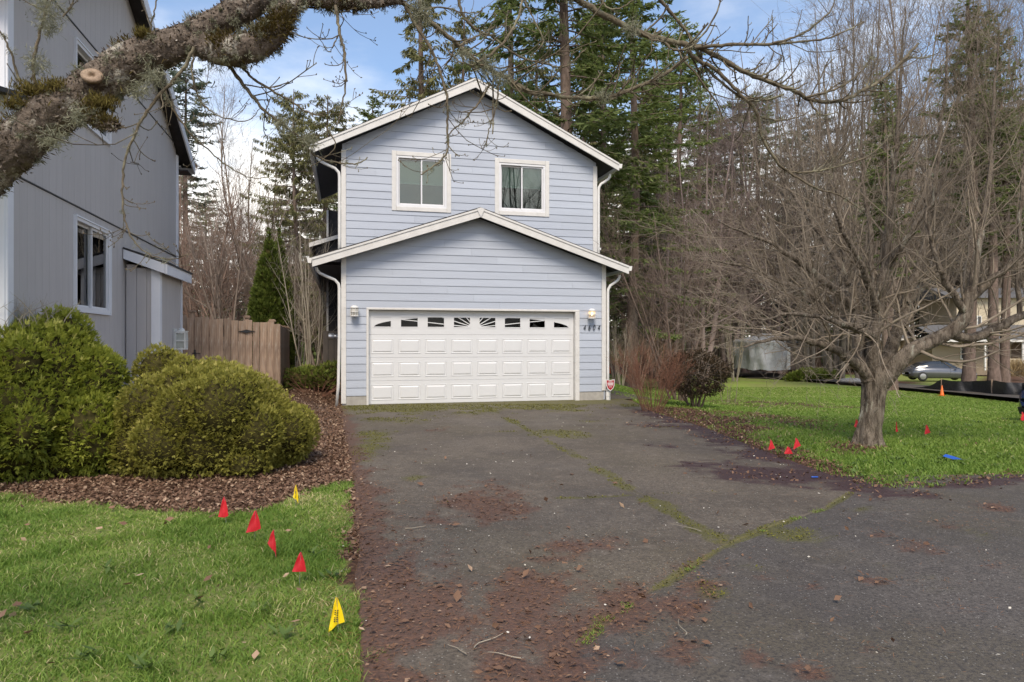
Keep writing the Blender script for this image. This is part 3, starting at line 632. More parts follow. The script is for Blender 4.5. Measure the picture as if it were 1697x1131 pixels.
    m1 = nt.nodes.new('ShaderNodeMixShader'); m1.inputs[0].default_value = .35; nt.links.new(bs.outputs[0], m1.inputs[1]); nt.links.new(tr.outputs[0], m1.inputs[2]); m2 = nt.nodes.new('ShaderNodeMixShader'); m2.inputs[0].default_value = .3; nt.links.new(m1.outputs[0], m2.inputs[1]); nt.links.new(tp.outputs[0], m2.inputs[2]); nt.links.new(m2.outputs[0], nt.nodes['Material Output'].inputs[0])
    for u, zc, on in ((-.315, 2.115, False), (5.265, 2.11, True)):
        L_ = empty('wall_lantern', tuple(H(u, -.02, zc)), TH, 'unlit white caged lantern left of the garage door' if not on else 'lit white caged lantern right of the garage door', 'lantern', 'garage lanterns')
        MB().lathe([(.06, .0), (.06, .02)], (0, 0, 0), 14, 'y').build('back_plate', lampw, L_)
        MB().lathe([(.088, -.125), (.092, -.118), (.092, -.10), (.08, -.098)], (0, -.11, 0), 18).build('base_ring', lampw, L_)
        MB().lathe([(.074, -.098), (.078, .05), (.072, .07)], (0, -.11, 0), 18).build('glass_jar', lit if on else frost, L_, True)
        MB().lathe([(.092, .058), (.092, .078), (.07, .10), (.035, .118), (.012, .122)], (0, -.11, 0), 18).build('cap', lampw, L_, True)
        MB().box(-.015, .015, -.11, -.0, .02, .05).build('arm', lampw, L_)
        for k in range(8):
            w = k * math.pi / 4 + .2; MB().bar((.088 * math.cos(w), -.11 + .088 * math.sin(w), -.10), (.088 * math.cos(w), -.11 + .088 * math.sin(w), .06), .005, 5).build('guard_bar', lampw, L_)
        MB().lathe([(.091, -.03), (.094, -.024), (.091, -.018)], (0, -.11, 0), 18).build('guard_ring', lampw, L_)
        if on: MB().lathe([(.004, -.05), (.022, -.03), (.03, .0), (.02, .025), (.005, .03)], (0, -.11, 0), 12).build('bulb', glow, L_, True)
    for i, ch in enumerate('4604'):
        cu = bpy.data.curves.new('digit', 'FONT'); cu.body = ch; cu.size = .205; cu.shear = .28; cu.extrude = .006; cu.offset = -.002
        o = bpy.data.objects.new('digit', cu); COL.objects.link(o); dg = bpy.context.evaluated_depsgraph_get(); me = bpy.data.meshes.new_from_object(o.evaluated_get(dg)); COL.objects.unlink(o); bpy.data.objects.remove(o)
        d = link('house_number_digit', me, BLACKM, R); d.location = (5.075 + i * .122, -.034, 1.705); d.rotation_euler = (math.pi / 2, 0, 0); d.scale = (.62, 1, 1); d['label'] = 'dark italic house number digit ' + ch if i in (1, 2) else 'dark italic house number digit four'
    return R
build_blue_house()

# ------------------------------------------------------------------ the grey house on the left
def build_grey_house():
    R = empty('grey_house', tuple(H(-4.08, 0, 0)), TH, 'grey two-storey house with white trim at the left edge', 'house')
    A0, A1 = -7.2, .62; F = lambda a, d, z: (-d, a, z)                # wall coordinates: a along the wall away from the viewer, d into the wall
    AP, ZP, ZE, AE = -3.25, 7.52, 5.43, 1.12; s = (ZP - ZE) / (AE - AP)
    under = [(s, 1, ZP - .12 + s * AP), (-s, 1, ZP - .12 - s * AP)]
    w1, w2 = (-5.27, -3.87, 1.86, 3.13), (-5.27, -3.87, 4.49, 5.53)
    W = sheathing(R, A0, A1, 0, 8, under, [w1, w2], .02, .14, GREY, F, 'gable_wall')  # planks stand 12 mm proud
    for z0, z1, shift in ((.2, 3.265, 0), (3.292, 5.705, .07), (5.732, 8, .03)):
        a = A0 + .12
        while a < A1 - .09:
            b = min(a + .203, A1 - .09); 
            for r in minus((a + .0013, b - .0013, z0, z1), [w1, w2]):
                p = rpoly(r, under)
                if p: MB(F).prism(p, .008, .019).build('siding_plank', GREY, W)
            a = b
    for z in (3.267, 5.707): MB(F).box(A0 + .1, A1 - .09, -.006, .02, z, z + .014).build('shadow_flashing', SHADOWGAP, R)
    MB(F).bbox(A1 - .09, A1 + .02, -.024, .03, .1, 5.5).build('corner_board', GTRIM, R); MB(F).bbox(A0 - .02, A0 + .118, -.024, .03, .1, 6.2).build('corner_board', GTRIM, R)
    MB().box(-6, -.16, A0 + .02, A0 + .14, .1, 6).build('front_wall', GREY, R); MB().bbox(-.14, -.0, A0 - .03, A0 + .018, .1, 6).build('corner_board', GTRIM, R)
    MB().box(-6, -.16, A1 - .14, A1 - .02, .1, 6).build('back_wall', GREY, R)
    # roof: two slopes with a white rake
    for ae in (AE, 2 * AP - AE):
        p = [(ae, ZE - .03), (ae, ZE + .02), (AP, ZP + .02), (AP, ZP - .03)]; p = p if ae < AP else p[::-1]
        MB(F).prism(p, -.235, 6).build('roof', SHINGLE, R)
        p = [(ae, ZE - .075), (ae, ZE - .04), (AP, ZP - .04), (AP, ZP - .075)]; p = p if ae < AP else p[::-1]
        MB(F).prism(p, -.205, .02).build('soffit', SOFFIT, R)
        p = [(ae, ZE - .21), (ae, ZE + .0), (AP, ZP + .0), (AP, ZP - .24)]; p = p if ae < AP else p[::-1]
        MB(F).prism(p, -.265, -.236).build('barge_board', GTRIM, R)
        MB(F).box(min(ae, ae + .03), max(ae, ae + .03), -.235, 5, ZE - .2, ZE - .04).build('eave_fascia', GTRIM, R)
    MB(F).box(A1 + .03, AE - .01, -.2, 5, ZE - .24, ZE - .215).build('eave_soffit', SOFFIT, R)
    for q in (w1, w2): window(R, *q[:2], *q[2:], 0, F, .0, GTRIM, 0, .5, 1.2, 'right', curtain=True)
    for q in (w1, w2):
        t = .022
        MB(F).box(q[0] - t, q[0] - .003, -.03, .01, q[2] - t, q[3] + t).box(q[1] + .003, q[1] + t, -.03, .01, q[2] - t, q[3] + t).box(q[0] - .002, q[1] + .002, -.03, .01, q[3] + .002, q[3] + t).box(q[0] - .002, q[1] + .002, -.03, .01, q[2] - t, q[2] - .002).build('window_surround', GTRIM, R)
    # small bump-out with a shed roof
    b0, b1, bd = -3.05, -1.42, .51
    MB().box(.0, bd - .02, b0 + .02, b1, 0, 2.66).build('bump_out', GREY, R)
    for i in range(3): MB().box(.015 + i * .155, .015 + i * .155 + .149, b0, b0 + .019, .1, 2.72 - i * .05).build('siding_plank', GREY, R)
    for i in range(7): MB().box(bd - .019, bd, b0 + .13 + i * .205, min(b0 + .13 + i * .205 + .2, b1 - .07), .1, 2.62).build('siding_plank', GREY, R)
    MB().box(bd - .115, bd + .022, b0 - .024, b0 + .11, .1, 2.66).build('corner_board', GTRIM, R)
    MB().box(bd - .02, bd + .02, b1 - .06, b1 + .02, .1, 2.62).build('corner_board', GTRIM, R)
    z0, z1 = 2.96, 2.75
    MB().add([(-.0, b0 - .14, z0), (bd + .17, b0 - .14, z1 - .02), (bd + .17, b1 + .16, z1 - .02), (0, b1 + .16, z0), (0, b0 - .14, z0 + .035), (bd + .17, b0 - .14, z1 + .015), (bd + .17, b1 + .16, z1 + .015), (0, b1 + .16, z0 + .035)], [(3, 2, 1, 0), (4, 5, 6, 7), (0, 1, 5, 4), (1, 2, 6, 5), (2, 3, 7, 6)]).build('shed_roof', SHINGLE, R)
    MB().prism([(.005, z0 - .16), (bd + .12, z1 - .18), (bd + .12, z1 - .015), (.005, z0 + .0)], b0 - .135, b0 - .105).build('rake_board', GTRIM, R)
    MB().box(bd + .125, bd + .155, b0 - .13, b1 + .15, z1 - .19, z1 - .01).build('eave_fascia', GTRIM, R)
    MB().box(bd + .022, bd + .12, b0 - .10, b1 + .13, z1 - .13, z1 - .11).build('soffit', SOFFIT, R)
    # front porch roof just inside the left edge
    MB().add([(-5, A0 - 1.6, 3.72), (.2, A0 - 1.6, 3.72), (.2, A0 - .01, 4.06), (-5, A0 - .01, 4.06), (-5, A0 - 1.6, 3.77), (.2, A0 - 1.6, 3.77), (.2, A0 - .01, 4.11), (-5, A0 - .01, 4.11)], [(3, 2, 1, 0), (4, 5, 6, 7), (0, 1, 5, 4), (1, 2, 6, 5), (2, 3, 7, 6), (3, 0, 4, 7)]).build('porch_roof', SHINGLE, R)
    MB().box(.165, .195, A0 - 1.58, A0 - .02, 3.5, 3.71).build('porch_fascia', GTRIM, R); MB().box(-.1, .16, A0 - .34, A0 - .04, 3.52, 3.98).build('porch_beam', GTRIM, R)
    MB().box(-.05, .12, A0 - 1.5, A0 - 1.33, .0, 3.6).build('porch_post', GTRIM, R)
    # wall lantern on the bump-out
    c = H(-4.08 + bd, -1.98, 1.45); L_ = empty('box_lantern', tuple(c), TH, 'white boxy wall lantern on the grey bump-out beside the fence', 'lantern')
    lw = M('white lantern metal', (.7, .7, .66), (.62, .62, .58), 9, .5); lg = M('cloudy lantern glass', (.36, .38, .34), (.46, .47, .42), 6, .25)
    MB().box(.004, .03, -.1, .1, -.22, .22).build('back_plate', lw, L_)
    MB().box(.05, .19, -.085, .085, -.13, .13).build('glass_box', lg, L_)
    g = MB()
    for y in (-.095, .0, .095):
        for x in (.04, .2):
            if not (y == 0 and x < .1): g.box(x - .012, x + .012, y - .012, y + .012, -.15, .15)
    for z in (-.15, 0, .15): g.box(.03, .21, -.108, -.09, z - .012, z + .012).box(.03, .21, .09, .108, z - .012, z + .012).box(.196, .214, -.09, .09, z - .012, z + .012)
    g.build('cage', lw, L_)
    MB().box(.03, .22, -.11, .11, .163, .18).lathe([(.06, .18), (.05, .22), (.012, .235)], (.12, 0, 0), 10).build('cap', lw, L_)
    MB().box(.03, .1, -.04, .04, -.22, -.163).build('bracket', lw, L_)
build_grey_house()

# ------------------------------------------------------------------ fence between the houses
WOOD = M('weathered cedar board', (.43, .30, .205), (.24, .16, .11), 3, .8, .5, 40, (9, 9, .8), dirt=(.52, .44, .35), dirt_lo=.5, dirt_hi=.75, dscale=3, vary=.45)
def board_mesh(w, h, th=.018, ear=.0):
    return MB().add([(0, 0, 0), (w, 0, 0), (w, 0, h), (0, 0, h), (0, th, 0), (w, th, 0), (w, th, h), (0, th, h)], [(0, 1, 2, 3), (5, 4, 7, 6), (1, 5, 6, 2), (4, 0, 3, 7), (3, 2, 6, 7), (0, 4, 5, 1)]).mesh('fence_board')
def build_fences():
    v = .35; g = .2
    R = empty('board_fence', tuple(H(-2.0, v, g)), TH, 'brown cedar privacy fence with a gate between the two houses', 'fence')
    bm = [board_mesh(.142, h) for h in (1.68, 1.70, 1.66)]
    x = -2.12; i = 0
    while x < -.02:
        w = .148; t = (x + 2.12) / 2.12; o = link('fence_board', bm[i % 3], WOOD, R)
        o.location = (x, random.uniform(-.008, .008), .16 * (1 - t) - .04 + random.uniform(-.008, .008)); o.rotation_euler = (0, random.uniform(-.004, .004), 0); o.scale.x = random.uniform(.94, 1.0)
        x += w; i += 1
    for xx, zz in ((-1.74, 1.87), (-.62, 1.76), (-.09, 1.68)):
        p = MB().box(xx - .045, xx + .045, .03, .12, -.1, zz).build('fence_post', WOOD, R); MB().box(xx - .075, xx + .075, .0, .15, zz, zz + .03).box(xx - .06, xx + .06, .015, .135, zz + .03, zz + .05).build('post_cap', WOOD, p)
    for z in (.3, 1.25): MB().box(-2.1, -.02, .024, .062, z, z + .09).build('fence_rail', WOOD, R)
    i = 0; y = .02
    while y < 4.7:
        o = link('fence_board', bm[i % 3], WOOD, R); o.location = (-.005, y, -.06 + random.uniform(-.01, .01)); o.rotation_euler = (0, 0, math.pi / 2); y += .148; i += 1
    # iron latch and ornament
    MB().box(-1.68, -1.655, -.035, -.01, .86, 1.06).box(-1.72, -1.56, -.045, -.03, .975, .99).build('gate_latch', BLACKM, R)
    q = MB(); q.prism([(-.80, 1.46), (-.70, 1.445), (-.62, 1.42), (-.54, 1.445), (-.44, 1.465), (-.54, 1.478), (-.62, 1.50), (-.70, 1.478)], -.034, -.012); q.build('gate_ornament', BLACKM, R)
    # short grey fence by the left side of the blue house, with the gas meter and a vent pipe
    R2 = empty('grey_fence', tuple(H(-1.1, 3.4, .1)), TH, 'short weathered grey fence against the left side of the blue house', 'fence')
    gm = M('silvered fence board', (.15, .125, .105), (.10, .085, .075), 5, .85, .4, 40, (9, 9, .8), vary=.3); b2 = board_mesh(.142, 1.62)
    for k in range(3): o = link('fence_board', b2, gm, R2); o.location = (.02 + k * .15, 0, 0)
    MB().box(.0, .5, .02, .06, .35, .43).build('fence_rail', gm, R2)
    mt = empty('gas_meter', tuple(H(-.86, 2.7, .12)), TH, 'grey gas meter by the left wall of the blue house', 'meter')
    gmat = M('grey meter paint', (.36, .38, .39), (.28, .3, .3), 9, .5)
    MB().lathe([(.02, -.09), (.1, -.08), (.11, 0), (.1, .08), (.02, .09)], (0, 0, .42), 14, 'y').build('meter_body', gmat, mt, True)
    MB().path([(-.16, 0, 0), (-.16, 0, .6), (-.13, 0, .66), (0, 0, .66), (0, 0, .5)], .02, 8).build('riser_pipe', gmat, mt, True); MB().path([(.1, 0, .42), (.1, 0, .7), (.26, 0, .72)], .02, 8).build('outlet_pipe', gmat, mt, True)
    vp = empty('vent_pipe', tuple(H(-.74, 1.6, 1.56)), TH, 'shiny galvanised vent hood on the left wall of the blue house', 'vent')
    MB().lathe([(.055, -.1), (.055, .12)], (0, 0, 0), 14, 'x').build('pipe', STEEL, vp, True); MB().lathe([(.08, -.16), (.085, -.1), (.08, -.04)], (0, 0, 0), 14, 'x').build('hood', STEEL, vp)
build_fences()
# ------------------------------------------------------------------ growing things: arrays of tubes and leaves
def nrm(a): return a / (np.linalg.norm(a, axis=-1, keepdims=True) + 1e-12)
class Acc:
    """gathers vertices, triangles, quads and the per-leaf tint of one mesh"""
    def __init__(s): s.V, s.T, s.Q, s.A, s.n = [], [], [], [], 0
    def add(s, V, T=None, Q=None, tint=None):
        V = np.asarray(V, np.float32).reshape(-1, 3)
        if T is not None and len(T): s.T.append(np.asarray(T, np.int64) + s.n)
        if Q is not None and len(Q): s.Q.append(np.asarray(Q, np.int64) + s.n)
        s.V.append(V); s.A.append(np.zeros(len(V)) if tint is None else np.asarray(tint).ravel()); s.n += len(V); return s
    def mesh(s, name, smooth=False):
        return np_mesh(name, np.concatenate(s.V), np.concatenate(s.T) if s.T else None, np.concatenate(s.Q) if s.Q else None, smooth, {'tint': np.concatenate(s.A)})
    def build(s, name, mat, parent=None, smooth=False, kind=None): return tag(link(name, s.mesh(name, smooth), mat, parent), None, None, None, kind)
def tubes(acc, P, R, sides=4, tint=0.0, rough=0.0):
    """P (n,k,3) centre lines with radii R (n,k) become tubes"""
    P = np.asarray(P, float); R = np.asarray(R, float)
    if len(P) == 0: return
    n, k, _ = P.shape
    T = nrm(np.gradient(P, axis=1)); a = np.tile(np.array([.31, .17, .93]), (n, 1)); m = nrm(P[:, -1] - P[:, 0]); bad = np.abs((a * m).sum(-1)) > .85; a[bad] = (.95, .2, .1)
    N = nrm(a[:, None] - (a[:, None] * T).sum(-1, keepdims=True) * T); B = np.cross(T, N)
    w = np.arange(sides) * 2 * np.pi / sides; c, s_ = np.cos(w), np.sin(w)
    ring = P[:, :, None] + R[:, :, None, None] * (c[None, None, :, None] * N[:, :, None] + s_[None, None, :, None] * B[:, :, None])
    i = np.arange(n * k * sides).reshape(n, k, sides); j = np.roll(i, -1, 2)
    Q = np.stack([i[:, :-1], j[:, :-1], j[:, 1:], i[:, 1:]], -1).reshape(-1, 4)
    acc.add(ring.reshape(-1, 3), Q=Q, tint=np.broadcast_to(np.asarray(tint, float), (n, k, sides)) if np.ndim(tint) != 1 else np.repeat(tint, k * sides))
def spline(pts, k):
    """smooth curve through points, k samples"""
    p = np.asarray(pts, float); n = len(p)
    if n == 2: t = np.linspace(0, 1, k)[:, None]; return p[0] * (1 - t) + p[1] * t
    q = np.concatenate([[2 * p[0] - p[1]], p, [2 * p[-1] - p[-2]]]); d = np.concatenate([[0], np.cumsum(np.linalg.norm(np.diff(p[:, :3], axis=0), axis=1))]); s = np.linspace(0, d[-1], k)
    i = np.clip(np.searchsorted(d, s, side='right') - 1, 0, n - 2); t = ((s - d[i]) / (d[i + 1] - d[i] + 1e-9))[:, None]
    a, b, c, e = q[i], q[i + 1], q[i + 2], q[i + 3]
    return .5 * (2 * b + (c - a) * t + (2 * a - 5 * b + 4 * c - e) * t * t + (3 * b - a - 3 * c + e) * t ** 3)
def plen(P): return np.linalg.norm(np.diff(P, axis=1), axis=-1).sum(1)
def spawn(r, P, R, n_per, t0, t1, ang, angj, lr, lj, rr, k, wander, trop=(0, 0, .1), lmin=.03, rmin=.0015, fall=.5, flat=0.0, tip=.35, abs_len=None, weight=None):
    """n_per children on every line: they leave at ang (deg) and wander; trop pulls them"""
    n, kp, _ = P.shape; L = plen(P)
    w = (L / L.mean() if weight is None else weight); cnt = r.poisson(np.clip(n_per * w, 0, 400)) if weight is not None else np.maximum(1, np.round(n_per * np.clip(w, .3, 3) + r.uniform(-.5, .5, n)).astype(int))
    idx = np.repeat(np.arange(n), cnt); m = len(idx)
    if m == 0: return np.zeros((0, k, 3)), np.zeros((0, k))
    t = r.uniform(t0, t1, m); f = t * (kp - 1); i0 = np.clip(f.astype(int), 0, kp - 2); fr = (f - i0)[:, None]
    base = P[idx, i0] * (1 - fr) + P[idx, i0 + 1] * fr; rad = R[idx, i0] * (1 - fr[:, 0]) + R[idx, i0 + 1] * fr[:, 0]
    d = nrm(P[idx, i0 + 1] - P[idx, i0]); x = nrm(r.normal(size=(m, 3)) * np.array([1, 1, 1 - flat])); side = nrm(x - (x * d).sum(-1, keepdims=True) * d)
    a = np.radians(ang + r.normal(0, angj, m))[:, None]; dr = nrm(d * np.cos(a) + side * np.sin(a))
    ln = (L[idx] * lr if abs_len is None else abs_len) * (1 - fall * t) * np.exp(r.normal(0, lj, m)); ln = np.maximum(ln, lmin)
    pts = [base]; seg = ln / (k - 1); tv = np.array(trop)[None]
    for s in range(k - 1):
        dr = nrm(dr + r.normal(0, wander, (m, 3)) + tv * (1.0 if s else .4)); pts.append(pts[-1] + dr * seg[:, None])
    rb = np.maximum(np.minimum(rad * .8, rad * rr + .0), rmin); RR = np.maximum(rb[:, None] * np.linspace(1, tip, k)[None], rmin * .7)
    return np.stack(pts, 1), RR
def kites(acc, base, d, nv, ln, w, tint, fold=.0, mid=.45):
    """leaf-shaped two-triangle faces"""
    base = np.asarray(base, float); n = len(base); d = nrm(d); s = nrm(np.cross(d, nv)); u = np.cross(s, d); ln = np.broadcast_to(ln, (n,))[:, None]; w = np.broadcast_to(w, (n,))[:, None]
    V = np.stack([base, base + d * ln * mid + s * w * .5 + u * w * fold, base + d * ln, base + d * ln * mid - s * w * .5 + u * w * fold], 1)
    i = np.arange(n)[:, None] * 4; T = np.concatenate([i + [0, 1, 2], i + [0, 2, 3]])
    acc.add(V.reshape(-1, 3), T=T, tint=np.repeat(np.broadcast_to(tint, (n,)), 4))
def sprays(acc, r, base, d, nv, ln, w, tint, spread=(0, 34, -34, 62, -62), shrink=(1, .8, .8, .55, .55)):
    """flat fan of leaflets, like one frond of arborvitae"""
    d = nrm(d); s = nrm(np.cross(d, nv)); n = len(base)
    for a, k in zip(spread, shrink):
        w_ = math.radians(a); dd = d * math.cos(w_) + s * math.sin(w_) + r.normal(0, .1, (n, 3)); kites(acc, base + d * (np.broadcast_to(ln, (n,))[:, None] * .12 * (1 - k)), dd, nv + r.normal(0, .25, (n, 3)), ln * k, w * k, tint, .08)
def barkmat(name, c1, c2, scale=14, stretch=(1, 1, .35), lichen=None, lo=.6, hi=.75, bmp=.8, vary=.2, bdist=.02):
    return M(name, c1, c2, scale, .9, bmp, scale * 3, stretch, dirt=lichen, dirt_lo=lo, dirt_hi=hi, dscale=7, vary=vary, spec=.15, bdist=bdist)
BARK_GREY = barkmat('grey brown bark', (.25, .21, .17), (.15, .125, .10), 12, lichen=(.26, .25, .18))
BARK_TWIG = barkmat('fine brown twigs', (.28, .225, .18), (.19, .15, .12), 5, bmp=0)
BARK_RED = barkmat('reddish brown twigs', (.29, .20, .15), (.19, .13, .10), 5, bmp=0)
BARK_PURP = barkmat('mauve brown twigs', (.25, .195, .18), (.17, .13, .122), 5, bmp=0)
BARK_FIR = barkmat('fir bark', (.21, .155, .125), (.12, .09, .072), 10)
BARK_PALE = barkmat('pale lichen twigs', (.36, .32, .25), (.24, .205, .16), 6, lichen=(.30, .30, .2), lo=.55, hi=.75, bmp=0)
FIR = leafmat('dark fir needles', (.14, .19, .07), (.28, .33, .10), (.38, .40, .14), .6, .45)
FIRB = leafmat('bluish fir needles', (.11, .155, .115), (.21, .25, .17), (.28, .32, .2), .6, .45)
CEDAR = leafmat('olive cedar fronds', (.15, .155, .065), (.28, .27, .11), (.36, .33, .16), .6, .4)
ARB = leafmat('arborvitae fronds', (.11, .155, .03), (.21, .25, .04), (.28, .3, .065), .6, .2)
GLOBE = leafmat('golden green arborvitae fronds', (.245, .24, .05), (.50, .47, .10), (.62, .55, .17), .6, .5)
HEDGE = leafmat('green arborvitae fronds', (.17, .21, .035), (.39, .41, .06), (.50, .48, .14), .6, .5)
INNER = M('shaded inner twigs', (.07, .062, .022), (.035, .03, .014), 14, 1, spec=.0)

def bare_tree(seed, stems, levels, sides=(7, 5, 3, 3, 3)):
    """stems: list of (points, radii); levels: dicts for spawn. Returns (trunk mesh, twig mesh)"""
    r = np.random.default_rng(seed); k0 = 14
    P = np.stack([spline(p, k0) for p, _ in stems]); R = np.stack([np.interp(np.linspace(0, 1, k0), np.linspace(0, 1, len(q)), q) for _, q in stems])
    a = Acc(); b = Acc(); tubes(a, P, R, sides[0])
    cur = [(P, R)]
    for li, lv in enumerate(levels):
        nxt = []
        for (p, q) in (cur if not lv.get('all') else cur_all): nxt.append(spawn(r, p, q, **{k: v for k, v in lv.items() if k != 'all'}))
        p = np.concatenate([x[0] for x in nxt]); q = np.concatenate([x[1] for x in nxt])
        tubes(a if li < 1 and len(levels) > 1 else b, p, q, sides[min(li + 1, len(sides) - 1)]); cur = [(p, q)]
        cur_all = [(p, q)]
    return a.mesh('trunk', True), b.mesh('twigs', True)
def place_tree(name, meshes, mats, loc, rz, sc, label, group=None, cat='tree', names=('trunk', 'crown')):
    o = empty(name, loc, rz, label, cat, group); o.scale = sc if isinstance(sc, tuple) else (sc, sc, sc)
    for me, mt, nm in zip(meshes, mats, names):
        c = bpy.data.objects.new(nm, me); COL.objects.link(c); c.parent = o
        if not me.materials: me.materials.append(mt)
        c.material_slots[0].link = 'OBJECT'; c.material_slots[0].material = mt
    return o

# ------------------------------------------------------------------ conifers
def conifer(seed, h=24, rad=3.0, base=1.5, n=330, droop=.35, up=.25, spl=.42, spw=.10, dens=34, thin=0.0, top=.9, hang=.25, broken=None):
    r = np.random.default_rng(seed); tr = Acc(); cr = Acc()
    k = 16; zz = np.linspace(0, h, k); P = np.stack([.12 * np.sin(zz * .25 + seed), .1 * np.cos(zz * .3 + seed), zz], -1)[None]; R = (.012 * h * (1 - zz / h) ** .8 + .02)[None]; R[0, 0] *= 1.35; tubes(tr, P, R, 9)
    hz = base + (h * .985 - base) * r.uniform(0, 1, n) ** .85; t = (hz - base) / (h - base)
    ln = rad * ((1 - t) ** top * .93 + .05) * r.uniform(.35, 1.2, n) * np.minimum(1, .5 + t * 3.5); az = r.uniform(0, 2 * np.pi, n); keep = r.uniform(0, 1, n) > thin; hz, t, ln, az = hz[keep], t[keep], ln[keep], az[keep]; n = len(hz)
    kb = 7; s = np.linspace(0, 1, kb); ca, sa = np.cos(az), np.sin(az); bend = r.normal(0, .12, n)
    rr = ln[:, None] * s[None]; zoff = ln[:, None] * (up * t[:, None] * s[None] - droop * (1 - t[:, None] * .6) * s[None] ** 1.6 + .18 * s[None] ** 4)
    x = np.interp(hz, zz, P[0, :, 0])[:, None] + rr * ca[:, None] - bend[:, None] * rr * s * sa[:, None]; y = np.interp(hz, zz, P[0, :, 1])[:, None] + rr * sa[:, None] + bend[:, None] * rr * s * ca[:, None]
    B = np.stack([x, y, hz[:, None] + zoff], -1); BR = (.009 * ln + .008)[:, None] * np.linspace(1, .25, kb)[None]; tubes(tr, B, BR, 3)
    cnt = np.maximum(4, (dens * ln * r.uniform(.7, 1.2, n)).astype(int)); idx = np.repeat(np.arange(n), cnt); m = len(idx)
    tt = r.uniform(.12, 1, m) ** .8; f = tt * (kb - 1); i0 = np.clip(f.astype(int), 0, kb - 2); fr = (f - i0)[:, None]; base_ = B[idx, i0] * (1 - fr) + B[idx, i0 + 1] * fr
    d = nrm(B[idx, i0 + 1] - B[idx, i0]); sd = np.stack([-d[:, 1], d[:, 0], np.zeros(m)], -1) * np.where(r.uniform(size=m) < .5, -1, 1)[:, None]
    a = np.radians(r.uniform(25, 75, m))[:, None]; dr = d * np.cos(a) + sd * np.sin(a) + np.array([0, 0, -1]) * (hang * r.uniform(.2, 1.6, m))[:, None] + r.normal(0, .12, (m, 3))
    L = spl * r.uniform(.5, 1.25, m) * (1.05 - .55 * np.abs(tt - .5)); nv = np.array([0, 0, 1]) + r.normal(0, .35, (m, 3)); tint = np.clip(r.beta(2, 3, m) * .75 + .3 * tt * r.uniform(0, 1, m) + .15 * (t[idx] - .3), 0, 1)
    kites(cr, base_, dr, nv, L, spw * r.uniform(.7, 1.3, m), tint, -.1, .5)
    e = base_ + nrm(dr) * (L * .35)[:, None]; d2 = nrm(dr) + r.normal(0, .45, (m, 3)) + np.array([0, 0, -.25 * hang]); kites(cr, e, d2, nv + r.normal(0, .3, (m, 3)), L * .62, spw * .8, np.clip(tint + r.normal(0, .1, m), 0, 1), -.1, .5)
    return tr.mesh('trunk', True), cr.mesh('crown')

# ------------------------------------------------------------------ clipped evergreen bushes
def bush(seed, lobes, n, ln, w, up=.45, inner=.86, lumps=0, lump_r=(.16, .3), tintbase=.45):
    """lobes: ellipsoids (cx,cy,cz,rx,ry,rz) above z=0; fronds cover the union of them"""
    r = np.random.default_rng(seed); L = np.array(lobes)
    if lumps:                                                          # knobbly outline: small lobes all over the big ones
        j = r.integers(0, len(L), lumps); v = nrm(r.normal(size=(lumps, 3)) + [0, -.3, .15]); s_ = r.uniform(*lump_r, lumps)[:, None]; L = np.concatenate([L, np.concatenate([L[j, :3] + v * L[j, 3:] * .80, s_ * r.uniform(.85, 1.25, (lumps, 3))], 1)]); L = L[L[:, 2] > .1]
    area = (L[:, 3] * L[:, 4] + L[:, 3] * L[:, 5] + L[:, 4] * L[:, 5]); idx = r.choice(len(L), n, p=area / area.sum())
    v = nrm(r.normal(size=(n, 3))); q = L[idx]; lump = .5 + .5 * np.sin(v[:, 0] * 9 + idx) * np.sin(v[:, 1] * 8 + 2 * idx) * np.sin(v[:, 2] * 10 + .5)
    q0 = q[:, :3] + v * q[:, 3:]; rough = np.sin(q0[:, 0] * 17 + 2 * np.sin(q0[:, 2] * 9)) * np.sin(q0[:, 1] * 15 + 1.3) * .5 + .5 * np.sin(q0[:, 2] * 31 + 3 * np.sin(q0[:, 0] * 11)) * np.cos(q0[:, 0] * 27 + q0[:, 1] * 19); sc = r.uniform(.84, 1.03, n) + .07 * lump - .04 + .055 * rough; pos = q[:, :3] + v * q[:, 3:] * sc[:, None]; nor = nrm(v / q[:, 3:])
    ok = pos[:, 2] > .02
    for j in range(len(L)):                                        # drop fronds buried in another lobe
        e = (((pos - L[j, :3]) / L[j, 3:]) ** 2).sum(1); ok &= ~((e < .72) & (idx != j)) | (j == idx)
    pos, nor, sc, lump = pos[ok], nor[ok], sc[ok], lump[ok]; m = len(pos)
    d = nor + np.array([0, 0, up]) + r.normal(0, .38, (m, 3)); pl = np.cross(nor, np.array([0, 0, 1.0])) + r.normal(0, .55, (m, 3)); nv = np.cross(d, pl)
    nv = np.where(r.uniform(size=(m, 1)) < .55, np.array([0, 0, 1.0]) + r.normal(0, .4, (m, 3)), nv)
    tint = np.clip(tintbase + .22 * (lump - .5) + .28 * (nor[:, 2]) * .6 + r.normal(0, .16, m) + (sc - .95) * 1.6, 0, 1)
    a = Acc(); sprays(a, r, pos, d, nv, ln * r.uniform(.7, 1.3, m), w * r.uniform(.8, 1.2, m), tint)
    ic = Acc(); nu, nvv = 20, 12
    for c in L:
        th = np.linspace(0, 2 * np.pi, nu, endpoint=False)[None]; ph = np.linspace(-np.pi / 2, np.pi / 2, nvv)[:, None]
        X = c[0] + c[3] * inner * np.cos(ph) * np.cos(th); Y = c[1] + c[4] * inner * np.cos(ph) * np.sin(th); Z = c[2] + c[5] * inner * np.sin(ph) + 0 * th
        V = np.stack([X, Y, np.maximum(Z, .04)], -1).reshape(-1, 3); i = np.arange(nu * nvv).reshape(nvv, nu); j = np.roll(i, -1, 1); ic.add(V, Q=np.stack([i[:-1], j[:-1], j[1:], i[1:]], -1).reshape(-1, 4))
    return a.mesh('fronds'), ic.mesh('inner_growth', True)

